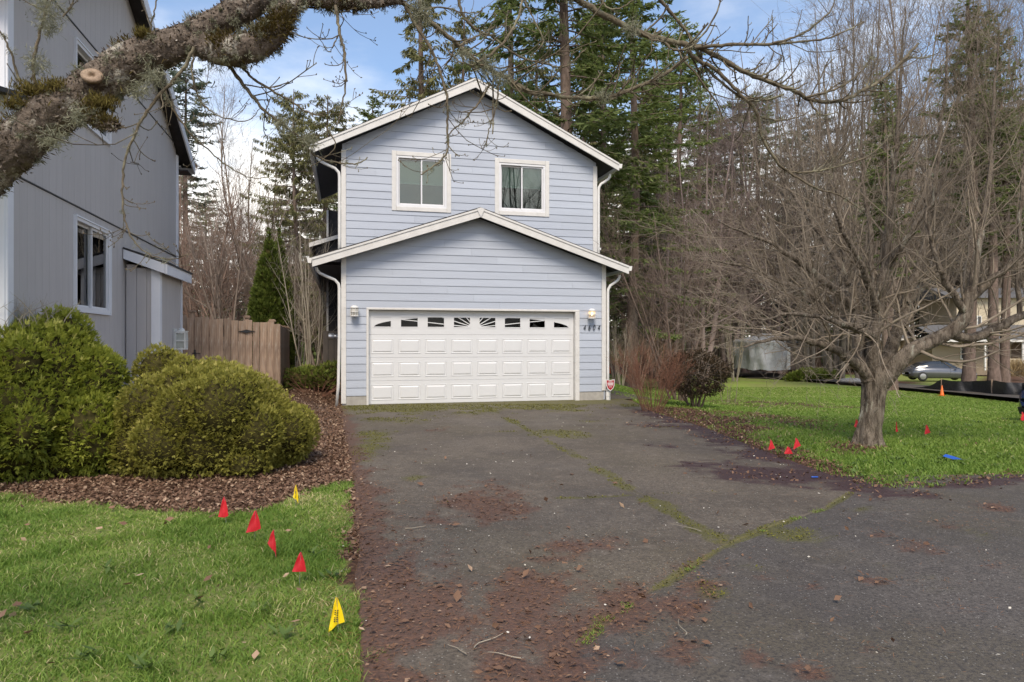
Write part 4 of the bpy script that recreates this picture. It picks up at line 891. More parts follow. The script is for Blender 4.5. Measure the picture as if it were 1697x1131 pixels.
def build_bushes():
    f, i = bush(3, [(0, 0, .55, 1.02, .95, .68), (.42, -.15, .42, .66, .8, .56), (-.45, -.1, .45, .62, .7, .55), (.05, -.45, .42, .85, .6, .58), (-.05, .3, .72, .6, .6, .56), (-.62, .55, .78, .42, .4, .52), (.75, .1, .30, .40, .5, .36), (-.86, -.25, .3, .38, .4, .42)], 84000, .049, .0175, .35, lumps=28, lump_r=(.24, .40), inner=.8)
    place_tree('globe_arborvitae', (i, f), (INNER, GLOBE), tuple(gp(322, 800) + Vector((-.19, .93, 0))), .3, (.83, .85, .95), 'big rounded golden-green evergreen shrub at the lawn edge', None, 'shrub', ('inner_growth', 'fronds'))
    f, i = bush(5, [(0, 0, .75, .78, .75, .78), (-.55, .2, .85, .72, .7, .72), (.38, -.1, .6, .5, .62, .66), (.32, -.45, .35, .42, .4, .44), (-.3, -.45, .5, .7, .5, .6), (-.95, .1, .9, .6, .6, .75), (-.75, -.4, .5, .5, .5, .55), (.30, .25, 1.28, .38, .36, .40), (-.75, .3, 1.42, .34, .34, .34), (-.28, .3, 1.32, .26, .3, .28), (-1.5, -.1, .8, .7, .7, .8), (-1.2, -.5, .45, .55, .5, .5), (-1.45, .3, 1.4, .4, .4, .35)], 66000, .068, .021, .2, lumps=26, lump_r=(.2, .36), inner=.8, tintbase=.4)
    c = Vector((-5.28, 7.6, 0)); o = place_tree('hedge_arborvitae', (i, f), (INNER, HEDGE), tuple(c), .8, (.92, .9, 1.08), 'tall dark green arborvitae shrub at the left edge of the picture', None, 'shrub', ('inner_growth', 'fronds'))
    r = np.random.default_rng(8); n = 26; b = np.stack([r.uniform(-.35, .22, n), r.uniform(-.2, .25, n), r.uniform(1.3, 1.45, n)], -1); st = [(np.stack([p, p + [r.normal(0, .06), r.normal(0, .05), .18], p + [r.normal(0, .14), r.normal(0, .1), .36]]), (.006, .004, .002)) for p in b]
    t0, t1 = bare_tree(4, st, [dict(n_per=4, t0=.3, t1=1, ang=45, angj=12, lr=.35, lj=.3, rr=.6, k=4, wander=.15, lmin=.04)]) if False else (None, None)
    a = Acc(); P = np.stack([spline(p, 6) for p, _ in st]); R = np.stack([np.interp(np.linspace(0, 1, 6), np.linspace(0, 1, 3), q) for _, q in st]); tubes(a, P, R, 4); p, q = spawn(r, P, R, 5, .3, 1, 45, 15, .35, .3, .6, 4, .15, lmin=.03); tubes(a, p, q, 3); a.build('dead_twigs', BARK_PALE, o)
    cones = [(0, 0, .75 + z, .64 * (1 - (z / 2.95) ** 1.6), .64 * (1 - (z / 2.95) ** 1.6), .66 - .12 * z) for z in np.arange(0, 2.9, .36)]
    f, i = bush(9, cones, 15000, .12, .04, .9, tintbase=.3); d = 19.5
    for px, dd, sc, lb in ((446, 19.2, (1.0, 1.0, 1.10), 'dense columnar arborvitae behind the brown fence, the nearer one'), (463, 21.4, (.82, .82, 1.2), 'narrow columnar arborvitae behind the brown fence, the farther one')):
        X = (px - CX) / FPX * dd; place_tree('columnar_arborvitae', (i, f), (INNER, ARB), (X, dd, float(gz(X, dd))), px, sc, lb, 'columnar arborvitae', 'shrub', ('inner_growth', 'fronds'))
build_bushes()

def build_conifers():
    K = {'fir': conifer(11, 24, 4.8, 2.5, 330, .30, .3, .46, .11, 26, .1, .6), 'fir2': conifer(12, 27, 5.0, 3.5, 270, .42, .2, .5, .11, 22, .12, .5), 'thin': conifer(13, 27, 4.4, 3.0, 230, .55, .15, .44, .095, 24, .15, .45, 1.1),
         'cedar': conifer(14, 17, 4.4, 2.0, 300, .35, .25, .34, .06, 32, .1, .5, 1.5), 'tall': conifer(15, 25, 3.0, 9.0, 170, .35, .25, .5, .12, 22, .1, .6)}
    L = [  # px, depth, scale, kind, needles, label
        (308, 42, .74, 'fir2', FIRB, 'dark bluish fir rising behind the grey house roof end'), (372, 50, .50, 'fir', FIRB, 'small dark fir in the gap between the two houses'),
        (490, 27, .66, 'cedar', CEDAR, 'sparse olive cedar with hanging fronds left of the blue house roof'), (540, 30, .72, 'cedar', CEDAR, 'olive cedar directly behind the left eave of the blue house'),
        (617, 36, .62, 'fir', FIR, 'pointed green fir above the left roof slope of the blue house'), (575, 40, .56, 'thin', CEDAR, 'lower olive cedar peeking over the left roof slope'),
        (694, 38, .95, 'thin', CEDAR, 'tall thin feathery cedar left of the blue house peak'), (768, 45, .92, 'thin', CEDAR, 'tall feathery cedar just behind the blue house peak'), (842, 40, 1.0, 'thin', FIR, 'tall open conifer just right of the blue house peak'),
        (936, 31, 1.05, 'fir2', FIR, 'tall green fir with visible trunk right of the blue roof peak'), (1000, 42, 1.0, 'fir', FIR, 'dense green fir above the right eave of the blue house'), (1050, 36, .9, 'fir2', FIR, 'big dark fir beside the right side of the blue house'),
        (890, 50, 1.0, 'thin', CEDAR, 'distant olive fir between the tall conifers behind the blue house'), (1125, 50, 1.0, 'fir2', FIR, 'dark fir behind the mauve bare trees'), (1200, 68, .92, 'fir2', FIRB, 'distant fir behind the tarp-covered trailer'),
        (1300, 70, .85, 'fir', FIRB, 'distant fir left of the fruit tree crown'), (1410, 72, .85, 'thin', FIR, 'distant open conifer above the fruit tree'), (1530, 84, .98, 'fir2', FIRB, 'distant fir behind the tan house roof'), (1590, 82, 1.0, 'thin', FIR, 'distant open conifer above the silver car'), (1690, 95, 1.4, 'thin', FIRB, 'tall dark fir at the upper right corner'), (1720, 80, 1.2, 'fir', FIR, 'tall fir cut by the right edge of the picture'),
        (1466, 36.0, .66, 'tall', FIR, 'slim pine trunk beside the front of the silver car'), (1481, 36.6, .7, 'tall', FIR, 'leaning pine trunk in front of the silver car bonnet'), (1609, 35, .95, 'tall', FIR, 'stout single pine trunk behind the black silt fence'), (1652, 35.4, .8, 'tall', FIR, 'left pine trunk of the close pair behind the silt fence'), (1668, 36, .78, 'tall', FIR, 'right pine trunk of the close pair behind the silt fence'),
        (255, 60, .7, 'fir', FIR, 'green fir filling the gap beside the grey house corner'), (340, 62, .62, 'fir2', FIR, 'broad green fir low behind the brown fence'), (410, 58, .45, 'fir', FIR, 'small green fir straight above the fence gate'), (455, 62, .5, 'fir2', FIR, 'small broad fir behind the columnar arborvitae'), (515, 56, .55, 'fir', FIR, 'green fir low behind the cedars left of the blue house'), (650, 58, .8, 'fir2', FIR, 'broad fir filling behind the left roof slope'), (725, 60, .95, 'fir', CEDAR, 'olive fir filling behind the roof peak'), (800, 58, 1.0, 'fir', FIR, 'green fir filling right behind the roof peak'), (965, 55, 1.1, 'thin', CEDAR, 'olive open fir above the right roof slope'), (1085, 56, 1.05, 'fir', CEDAR, 'olive fir right of the big dark fir'), (1160, 62, 1.05, 'thin', FIR, 'open dark fir among the mauve trees'), (1255, 76, 1.15, 'fir2', FIR, 'broad far fir above the covered trailer'), (1355, 78, 1.1, 'fir2', FIRB, 'broad far fir among the alder stems'), (1470, 80, 1.1, 'fir2', FIR, 'broad far fir behind the fruit tree crown'), (1620, 88, 1.3, 'fir2', CEDAR, 'olive far fir behind the right-hand alders'), (985, 64, 1.25, 'fir2', FIR, 'full dark fir deep behind the right roof slope'), (1065, 66, 1.25, 'fir', FIR, 'full dark fir deep behind the right eave'), (1110, 70, 1.2, 'fir2', FIR, 'full dark fir deep behind the bronze shrub'), (1180, 74, 1.2, 'fir', FIR, 'full dark fir deep behind the lane end'), (1230, 80, 1.2, 'fir2', CEDAR, 'olive fir deep behind the covered trailer'), (1320, 84, 1.25, 'fir', FIR, 'full fir deep behind the brown shed'), (1430, 86, 1.2, 'fir', FIRB, 'bluish fir deep behind the fruit tree'), (1560, 90, 1.3, 'fir', FIR, 'full fir deep behind the silver car'), (1690, 92, 1.3, 'fir2', FIR, 'full fir deep behind the tan house'), (290, 66, .85, 'fir2', FIR, 'full fir deep behind the grey house corner'), (430, 70, .62, 'fir', FIR, 'full fir deep behind the fence'), (480, 72, .6, 'fir2', CEDAR, 'olive fir deep between the houses'), (555, 64, .72, 'fir', FIR, 'full fir deep behind the left eave'), None]
    for i, (px, Y, sc, k, mt, lb) in enumerate(L[:-1]):
        X = (px - CX) / FPX * Y; w = sc * random.uniform(.92, 1.15); o = place_tree('conifer_tree', K[k], (BARK_FIR, mt), (X, Y, float(gz(X, Y)) - .05), random.uniform(0, 6.28), (w, w, sc), lb, 'conifers behind the houses')
        if k == 'tall': o.rotation_euler = (0, {1481: -.05, 1466: .02, 1652: .06, 1668: .015}.get(px, 0), o.rotation_euler.z)
build_conifers()

# ------------------------------------------------------------------ bare deciduous trees
def fan_stems(r, n, h, spread, rb, base=.15, bow=.3):
    st = []
    for i in range(n):
        a = 2 * np.pi * i / n + r.uniform(-.4, .4); hh = h * r.uniform(.75, 1.05); s = spread * r.uniform(.4, 1.1); c = np.array([math.cos(a), math.sin(a)])
        p = [(*(c * base * r.uniform(.2, 1)), -.05), (*(c * (base + s * .25) + r.normal(0, .04 * h / 4, 2)), hh * .3), (*(c * (base + s * .62) + r.normal(0, .05 * h / 4, 2)), hh * .65), (*(c * (base + s)), hh)]
        st.append((np.array(p), np.array([1, .7, .4, .12]) * rb * r.uniform(.7, 1.1)))
    return st
def build_bare_trees():
    r = np.random.default_rng(21)
    V = {}
    V['vase'] = bare_tree(31, fan_stems(r, 6, 8, 2.3, .085, .2), [dict(n_per=11, t0=.25, t1=.97, ang=34, angj=12, lr=.36, lj=.3, rr=.5, k=7, wander=.09, trop=(0, 0, .07)), dict(n_per=9, t0=.15, t1=1, ang=38, angj=14, lr=.42, lj=.35, rr=.5, k=5, wander=.12, trop=(0, 0, .05), rmin=.004), dict(n_per=5, t0=.1, t1=1, ang=40, angj=15, lr=.45, lj=.3, rr=.6, k=4, wander=.12, rmin=.003)])
    V['birch'] = bare_tree(32, fan_stems(r, 3, 14, 1.6, .15, .25), [dict(n_per=26, t0=.2, t1=.98, ang=48, angj=12, lr=.24, lj=.3, rr=.35, k=7, wander=.09, trop=(0, 0, .03)), dict(n_per=12, t0=.12, t1=1, ang=42, angj=14, lr=.42, lj=.3, rr=.5, k=6, wander=.10, trop=(0, 0, -.05), rmin=.006), dict(n_per=5, t0=.1, t1=1, ang=38, angj=14, lr=.5, lj=.3, rr=.6, k=4, wander=.12, trop=(0, 0, -.06), rmin=.005)])
    V['alder'] = bare_tree(33, fan_stems(r, 5, 15, 2.2, .13, .3), [dict(n_per=18, t0=.22, t1=.98, ang=30, angj=10, lr=.26, lj=.3, rr=.4, k=7, wander=.06, trop=(0, 0, .10)), dict(n_per=9, t0=.15, t1=1, ang=36, angj=12, lr=.4, lj=.3, rr=.5, k=5, wander=.1, trop=(0, 0, .06), rmin=.005), dict(n_per=5, t0=.1, t1=1, ang=40, angj=14, lr=.45, lj=.3, rr=.6, k=4, wander=.12, rmin=.004)])
    V['thicket'] = bare_tree(34, fan_stems(r, 11, 9.5, 2.6, .075, .5), [dict(n_per=11, t0=.15, t1=.97, ang=30, angj=11, lr=.3, lj=.35, rr=.45, k=7, wander=.09, trop=(0, 0, .09)), dict(n_per=7, t0=.15, t1=1, ang=38, angj=13, lr=.42, lj=.3, rr=.55, k=5, wander=.12, trop=(0, 0, .04), rmin=.003), dict(n_per=4, t0=.1, t1=1, ang=42, angj=14, lr=.45, lj=.3, rr=.6, k=4, wander=.12, rmin=.0025)])
    V['stems'] = bare_tree(35, fan_stems(r, 7, 5, .7, .03, .25), [dict(n_per=9, t0=.25, t1=.97, ang=32, angj=12, lr=.3, lj=.3, rr=.5, k=6, wander=.1, trop=(0, 0, .08)), dict(n_per=6, t0=.2, t1=1, ang=40, angj=14, lr=.42, lj=.3, rr=.6, k=4, wander=.13, rmin=.003)])
    V['redbranch'] = bare_tree(36, fan_stems(r, 6, 5.2, 2.0, .05, .25), [dict(n_per=12, t0=.25, t1=.97, ang=36, angj=12, lr=.4, lj=.3, rr=.5, k=7, wander=.08, trop=(0, 0, .03)), dict(n_per=10, t0=.15, t1=1, ang=38, angj=14, lr=.45, lj=.3, rr=.5, k=5, wander=.1, trop=(0, 0, .0), rmin=.003), dict(n_per=5, t0=.1, t1=1, ang=40, angj=15, lr=.5, lj=.3, rr=.6, k=4, wander=.12, rmin=.0025)])
    L = [(325, 23, .92, 'vase', BARK_RED, 'reddish brown bare tree just right of the grey house corner'), (385, 21, .78, 'vase', BARK_TWIG, 'grey-brown bare tree behind the brown fence'), (352, 31, 1.0, 'vase', BARK_RED, 'farther reddish bare tree over the brown fence'), (425, 34, .9, 'alder', BARK_TWIG, 'thin upright bare tree behind the columnar arborvitae'), (300, 27, .95, 'vase', BARK_RED, 'reddish bare tree half hidden by the grey house'),
         (515, 19, 1.0, 'stems', BARK_PALE, 'pale thin stems right of the columnar arborvitae'), (490, 20.5, .9, 'stems', BARK_PALE, 'pale thin stems touching the end of the brown fence'), (540, 21, .85, 'stems', BARK_TWIG, 'thin brown stems against the left side of the blue house'), (525, 26, .7, 'vase', BARK_TWIG, 'brown bare tree in the gap left of the blue house'), (470, 30, .8, 'vase', BARK_TWIG, 'twiggy bare tree behind the two columnar arborvitae'), (405, 27, .85, 'vase', BARK_TWIG, 'twiggy bare tree above the fence ornament'), (360, 25, .7, 'vase', BARK_RED, 'low reddish bare tree above the gate latch'),
         (1045, 42, .8, 'birch', BARK_PURP, 'mauve bare tree behind the right downspout'), (1110, 40, 1.15, 'birch', BARK_PURP, 'mauve fine-twigged tree next to the big dark fir'), (1165, 45, 1.5, 'birch', BARK_PURP, 'tall mauve fine-twigged tree above the leafy shrub'), (1235, 64, 1.8, 'birch', BARK_PURP, 'mauve fine-twigged tree above the covered trailer'), (1195, 66, 1.5, 'alder', BARK_TWIG, 'bare alder far behind the mauve trees'), (1290, 66, 1.8, 'birch', BARK_PURP, 'mauve fine-twigged tree above the brown shed'),
         (1335, 54, 2.1, 'alder', BARK_GREY, 'tall bare alder clump left of the fruit tree crown'), (1385, 50, 1.9, 'alder', BARK_GREY, 'tall bare alder clump above the fruit tree'), (1450, 58, 2.2, 'alder', BARK_TWIG, 'bare alder clump rising behind the fruit tree trunk'), (1425, 47, 1.3, 'birch', BARK_TWIG, 'twiggy tree directly behind the fruit tree trunk'),
         (1520, 70, 2.9, 'thicket', BARK_GREY, 'dense many-stemmed bare tree right of the fruit tree'), (1585, 68, 3.1, 'thicket', BARK_GREY, 'dense many-stemmed bare tree above the silver car'), (1650, 72, 3.3, 'thicket', BARK_GREY, 'many-stemmed bare tree behind the tan house'), (1705, 68, 3.2, 'thicket', BARK_GREY, 'many-stemmed bare tree at the right edge of the picture'), (1560, 74, 2.9, 'alder', BARK_GREY, 'tall upright bare alder at the upper right'), (1630, 76, 3.0, 'alder', BARK_GREY, 'tall bare alder near the upper right corner'),
         (1125, 18.5, 1.0, 'redbranch', BARK_FIR, 'dark spreading bare tree behind the two shrubs'), (1030, 26, .55, 'stems', BARK_PALE, 'small pale many-stemmed shrub beside the right downspout'), (1218, 50, 1.3, 'stems', BARK_PALE, 'pale slim trunks left of the covered trailer'),
         (1060, 34, .5, 'vase', BARK_RED, 'low reddish thicket beyond the twiggy shrub'), (1095, 38, .55, 'vase', BARK_RED, 'low reddish thicket behind the bronze shrub'), (1135, 60, .75, 'vase', BARK_TWIG, 'low brown thicket left of the pale slim trunks'), (1180, 66, .8, 'vase', BARK_TWIG, 'low brown thicket at the far end of the lane'), (1345, 66, .8, 'vase', BARK_TWIG, 'low brown thicket right of the brown shed'), (1395, 64, .8, 'vase', BARK_TWIG, 'low brown thicket behind the pale boulder'), (1020, 36, .5, 'vase', BARK_TWIG, 'low brown thicket beside the blue house'), (1138, 60, 2.0, 'birch', BARK_PURP, 'very tall mauve tree behind the bronze shrub'), (1208, 62, 2.15, 'birch', BARK_PURP, 'very tall mauve tree left of the covered trailer'), (1272, 66, 2.3, 'birch', BARK_PURP, 'very tall mauve tree right of the covered trailer'), (1085, 56, 1.7, 'birch', BARK_PURP, 'tall mauve tree between fir and bronze shrub'), (1480, 72, 2.4, 'birch', BARK_TWIG, 'very tall brown tree behind the fruit tree'), (1600, 74, 2.5, 'birch', BARK_TWIG, 'very tall brown tree above the silver car'), (1680, 76, 2.5, 'birch', BARK_TWIG, 'very tall brown tree at the upper right corner')]
    for px, Y, sc, k, mt, lb in L:
        X = (px - CX) / FPX * Y
        if k == 'thicket': Y2 = Y
        place_tree('bare_tree', V[k], (mt, mt), (X, Y, float(gz(X, Y)) - .03), random.uniform(0, 6.28), (sc * random.uniform(.92, 1.08), sc, sc), lb, 'bare deciduous trees')
    # a bare tree across the street, seen only in the right window's panes
    place_tree('bare_tree', V['alder'], (BARK_GREY, BARK_GREY), (15.5, -10, 0), 1, (1.5, 1.5, 1.25), 'bare tree across the street mirrored in the right window', None)
    # twiggy and leafy shrubs by the driveway
    rs = np.random.default_rng(40)
    tw = bare_tree(41, fan_stems(rs, 46, 1.25, .62, .0065, .2), [dict(n_per=8, t0=.3, t1=.98, ang=28, angj=10, lr=.34, lj=.3, rr=.6, k=5, wander=.1, trop=(0, 0, .08), rmin=.002), dict(n_per=7, t0=.2, t1=1, ang=36, angj=12, lr=.45, lj=.3, rr=.7, k=4, wander=.14, rmin=.0018)])
    TW = barkmat('brown red shrub stems', (.27, .14, .09), (.17, .085, .06), 6, bmp=0)
    place_tree('twiggy_shrub', tw, (TW, TW), tuple(gp(1082, 682)), .4, 1.0, 'bare reddish twiggy shrub at the corner of the driveway', None, 'shrub', ('stems', 'twigs'))
    st = bare_tree(42, fan_stems(rs, 9, .95, .5, .03, .15), [dict(n_per=9, t0=.3, t1=.98, ang=38, angj=12, lr=.4, lj=.3, rr=.6, k=5, wander=.12, rmin=.004)], (5, 4, 3))
    lv = Acc(); n = 9000; v = nrm(rs.normal(size=(n, 3))); rad = rs.uniform(.55, 1.0, n) ** .5; pos = v * rad[:, None] * np.array([.78, .7, .50]) + np.array([0, 0, .78]); pos += .07 * np.sin(pos[:, [1, 2, 0]] * 13)
    kites(lv, pos, v + rs.normal(0, .6, (n, 3)) + [0, 0, .1], np.array([0, 0, 1]) + rs.normal(0, .5, (n, 3)), rs.uniform(.05, .085, n), rs.uniform(.022, .034, n), rs.beta(2, 2.5, n), .1)
    RH = leafmat('bronze shrub leaves', (.055, .04, .022), (.13, .085, .05), (.20, .14, .09), .45, .15)
    lm = lv.mesh('leaves')
    o = place_tree('leafy_shrub', (st[0], st[1], lm), (BARK_FIR, BARK_FIR, RH), tuple(gp(1152, 674)), .3, (1.05, 1, 1.0), 'rounded bronze-leaved shrub between the twiggy shrub and the lawn', None, 'shrub', ('stems', 'twigs', 'leaves'))
    yt = bare_tree(43, fan_stems(rs, 4, 1.5, .35, .016, .25), [dict(n_per=4, t0=.4, t1=.98, ang=30, angj=10, lr=.3, lj=.3, rr=.6, k=5, wander=.1, rmin=.003)])
    place_tree('sapling', yt, (BARK_TWIG, BARK_TWIG), tuple(gp(1207, 668)), .2, .9, 'thin bare sapling stems right of the bronze shrub', None, 'shrub', ('stems', 'twigs'))
    # bramble heap in the gap left of the blue house
    bp = bare_tree(44, fan_stems(rs, 30, .5, .8, .006, .3), [dict(n_per=5, t0=.2, t1=1, ang=45, angj=20, lr=.5, lj=.4, rr=.7, k=5, wander=.25, trop=(0, 0, -.1), rmin=.002)])
    c = H(-1.15, 1.2, 0); place_tree('brush_pile', bp, (TW, TW), (c.x, c.y, float(gz(c.x, c.y))), 0, 1.0, 'heap of dead stems on the ground left of the blue house', None, 'brush', ('stems', 'twigs'))
    fb, ib = bush(45, [(0, 0, .2, .6, .5, .36), (.5, .4, .25, .5, .5, .4), (-.4, .3, .2, .5, .4, .3)], 2600, .10, .03, .5)
    c = H(-1.35, 2.2, 0); place_tree('low_evergreen', (ib, fb), (INNER, ARB), (c.x, c.y, float(gz(c.x, c.y)) - .03), 0, 1.0, 'low green growth at the back of the gap left of the blue house', None, 'shrub', ('inner_growth', 'fronds'))
build_bare_trees()

# ------------------------------------------------------------------ the fruit tree on the right lawn
def build_fruit_tree():
    c = gp(1441, 736); Y = c.y
    def p(px, py, dy=0): q = at(px, py, Y + dy); return (q.x - c.x, q.y - c.y, q.z - c.z)
    BK = barkmat('rough fruit tree bark', (.30, .25, .195), (.085, .066, .05), 20, (1, 1, .22), lichen=(.42, .40, .32), lo=.57, hi=.68, bmp=1.0, bdist=.05)
    TWG = barkmat('olive brown fruit tree twigs', (.30, .25, .19), (.15, .12, .09), 2.2, lichen=(.30, .28, .19), lo=.58, hi=.78, bmp=0)
    R = empty('fruit_tree', tuple(c), 0, 'gnarled low-forking bare fruit tree on the right lawn', 'tree')
    tk = Acc(); k = 34
    k = 60; P = spline([p(1440, 745), p(1441, 720), p(1446, 680), p(1451, 640), p(1452, 610)], k); rad = np.interp(np.linspace(0, 1, k), [0, .08, .25, .6, .85, 1], [.21, .178, .152, .146, .165, .14])
    a = Acc(); tubes(a, P[None], rad[None], 48)
    V = a.V[0]; ctr = np.repeat(P, 48, 0); dv = V - ctr; ang = np.tile(np.arange(48), k) * 2 * np.pi / 48; z = V[:, 2]
    f = 1 + .07 * np.sin(ang * 3 + z * 1.1) + .05 * np.sin(ang * 7 + z * 2.3 + 1) + .12 * np.array([mnoise.noise(Vector(q * np.array([9, 9, 3.2]))) for q in V]) + .10 * np.array([abs(mnoise.noise(Vector(q * np.array([26, 26, 7])))) for q in V]); f += .28 * np.exp(-(z + .02) / .09).clip(0, 1) * (.5 + .5 * np.sin(ang * 5 + .7)); a.V[0] = (ctr + dv * f[:, None]).astype(np.float32)
    a.build('trunk', BK, R, True)
    limbs = [([p(1440, 632), p(1428, 590, .05), p(1420, 540, .1), p(1410, 485, .15), p(1402, 420, .2), p(1390, 340, .3)], [.105, .098, .09, .075, .05, .022]),
             ([p(1450, 628), p(1447, 580, -.1), p(1452, 530, -.1), p(1463, 470, -.15), p(1470, 410, -.2), p(1476, 330, -.25), p(1480, 250, -.3)], [.105, .09, .08, .066, .05, .034, .014]),
             ([p(1455, 628, .1), p(1475, 585, .2), p(1492, 540, .35), p(1505, 490, .5), p(1530, 420, .6), p(1545, 350, .7)], [.10, .09, .08, .064, .042, .018]),
             ([p(1452, 650), p(1472, 622, -.15), p(1500, 588, -.25), p(1540, 566, -.3), p(1580, 548, -.35), p(1603, 510, -.4), p(1612, 455, -.45), p(1625, 380, -.45)], [.115, .115, .105, .095, .085, .065, .048, .018]),
             ([p(1575, 552, -.35), p(1612, 562, -.3), p(1655, 540, -.3), p(1700, 520, -.25), p(1760, 500, -.2), p(1830, 470, -.1)], [.075, .065, .055, .045, .03, .015]),
             ([p(1440, 625), p(1412, 598, -.2), p(1385, 582, -.4), p(1345, 566, -.6), p(1290, 560, -.8), p(1235, 575, -1.0)], [.085, .07, .055, .04, .025, .01]),
             ([p(1425, 560, .1), p(1395, 530, .3), p(1355, 495, .5), p(1300, 470, .7), p(1235, 440, .8), p(1150, 430, .9)], [.075, .065, .05, .035, .02, .008]),
             ([p(1416, 515, .1), p(1375, 470, -.2), p(1320, 430, -.4), p(1260, 395, -.6), p(1190, 370, -.8)], [.065, .05, .038, .022, .008]),
             ([p(1408, 470, .1), p(1370, 400, .2), p(1320, 330, .3), p(1280, 270, .4)], [.06, .045, .025, .01]),
             ([p(1455, 520, -.1), p(1430, 450, -.5), p(1400, 390, -.9), p(1370, 320, -1.2)], [.06, .045, .03, .01]),
             ([p(1500, 505, .4), p(1540, 460, .9), p(1590, 400, 1.3), p(1640, 330, 1.6)], [.06, .05, .03, .01]),
             ([p(1465, 450, -.15), p(1500, 400, -.5), p(1540, 340, -.8), p(1580, 270, -1.0)], [.055, .04, .025, .01]),
             ([p(1450, 560, -.1), p(1420, 545, -.6), p(1370, 530, -1.2), p(1320, 520, -1.6), p(1260, 530, -2.0)], [.06, .05, .035, .022, .008]),
             ([p(1605, 500, -.4), p(1660, 450, -.6), p(1720, 400, -.8), p(1790, 360, -.9)], [.05, .04, .025, .01]),
             ([p(1600, 520, -.4), p(1570, 470, -.6), p(1545, 410, -.7), p(1530, 330, -.8)], [.05, .04, .025, .01]),
             ([p(1402, 420, .2), p(1388, 320, .1), p(1372, 210, .1), p(1366, 110, .2)], [.042, .032, .022, .008]), ([p(1476, 330, -.25), p(1486, 230, -.2), p(1492, 120, -.1), p(1500, 10, 0)], [.036, .028, .02, .008]), ([p(1545, 350, .7), p(1556, 250, .6), p(1566, 140, .5), p(1572, 30, .5)], [.034, .028, .02, .008]), ([p(1615, 440, -.45), p(1636, 320, -.3), p(1648, 190, -.2), p(1655, 60, -.1)], [.04, .032, .022, .008]), ([p(1690, 522, -.25), p(1688, 420, -.2), p(1694, 300, -.1), p(1706, 170, 0)], [.034, .028, .02, .008]), ([p(1450, 480, -.1), p(1440, 370, 0), p(1428, 250, .1), p(1432, 130, .1)], [.04, .03, .02, .008]), ([p(1590, 400, 1.3), p(1604, 290, 1.2), p(1612, 170, 1.1), p(1620, 60, 1.0)], [.03, .026, .018, .008])]
    r = np.random.default_rng(52); k0 = 16
    LP = np.stack([spline(q, k0) for q, _ in limbs]); LR = np.stack([np.interp(np.linspace(0, 1, k0), np.linspace(0, 1, len(w)), w) for _, w in limbs]); LP[:, 2:] += r.normal(0, .012, LP[:, 2:].shape)
    p1, r1 = spawn(r, LP, LR, 14, .15, .98, 42, 16, .38, .38, .26, 8, .12, (0, 0, .05), fall=.3, rmin=.0035)
    pu, ru = spawn(r, LP, LR, 8, .2, 1, 40, 18, .55, .35, .22, 9, .07, (0, 0, .28), fall=.1, rmin=.0035); p1 = np.concatenate([p1, pu[:, :8]]); r1 = np.concatenate([r1, ru[:, :8]])
    p2, r2 = spawn(r, p1, r1, 8, .15, 1, 42, 15, .36, .4, .42, 6, .13, (0, 0, .05), rmin=.0022, fall=.3); p3, r3 = spawn(r, p2, r2, 3, .1, 1, 45, 15, .46, .35, .6, 4, .14, (0, 0, .03), rmin=.0018, lmin=.05, fall=.3)
    own = np.concatenate([np.repeat(0, 0)])
    for i in range(len(limbs)):
        b = Acc(); tubes(b, LP[i:i + 1], LR[i:i + 1], 9); b.build('limb', BK, R, True)
    b = Acc(); tubes(b, p1, r1, 5); tubes(b, p2, r2, 3); tubes(b, p3, r3, 3); b.build('twigs', TWG, R, True)
build_fruit_tree()
# ------------------------------------------------------------------ grass and fallen leaves
def blades(name, X, Y, h, w, tint, lean, mat, label):
    n = len(X); r = rng; a = r.uniform(0, 2 * np.pi, n); la = r.uniform(0, 2 * np.pi, n); Z = gz(X, Y) - .012
    base = np.stack([X, Y, Z], -1); s = np.stack([np.cos(a), np.sin(a), np.zeros(n)], -1) * (w / 2)[:, None]; l = np.stack([np.cos(la), np.sin(la), np.zeros(n)], -1) * (h * lean)[:, None]; up = np.array([0, 0, 1.0]) * h[:, None]
    V = np.stack([base - s, base + s, base + l * .3 + up * .55 - s * .7, base + l * .3 + up * .55 + s * .7, base + l + up * .92], 1)
    i = np.arange(n)[:, None] * 5; Q = i + [0, 1, 3, 2]; T = i + [2, 3, 4]
    me = np_mesh(name, V.reshape(-1, 3), T, Q, attrs={'tint': np.repeat(tint, 5)}); return tag(link(name, me, mat), label, 'grass', None, 'stuff')
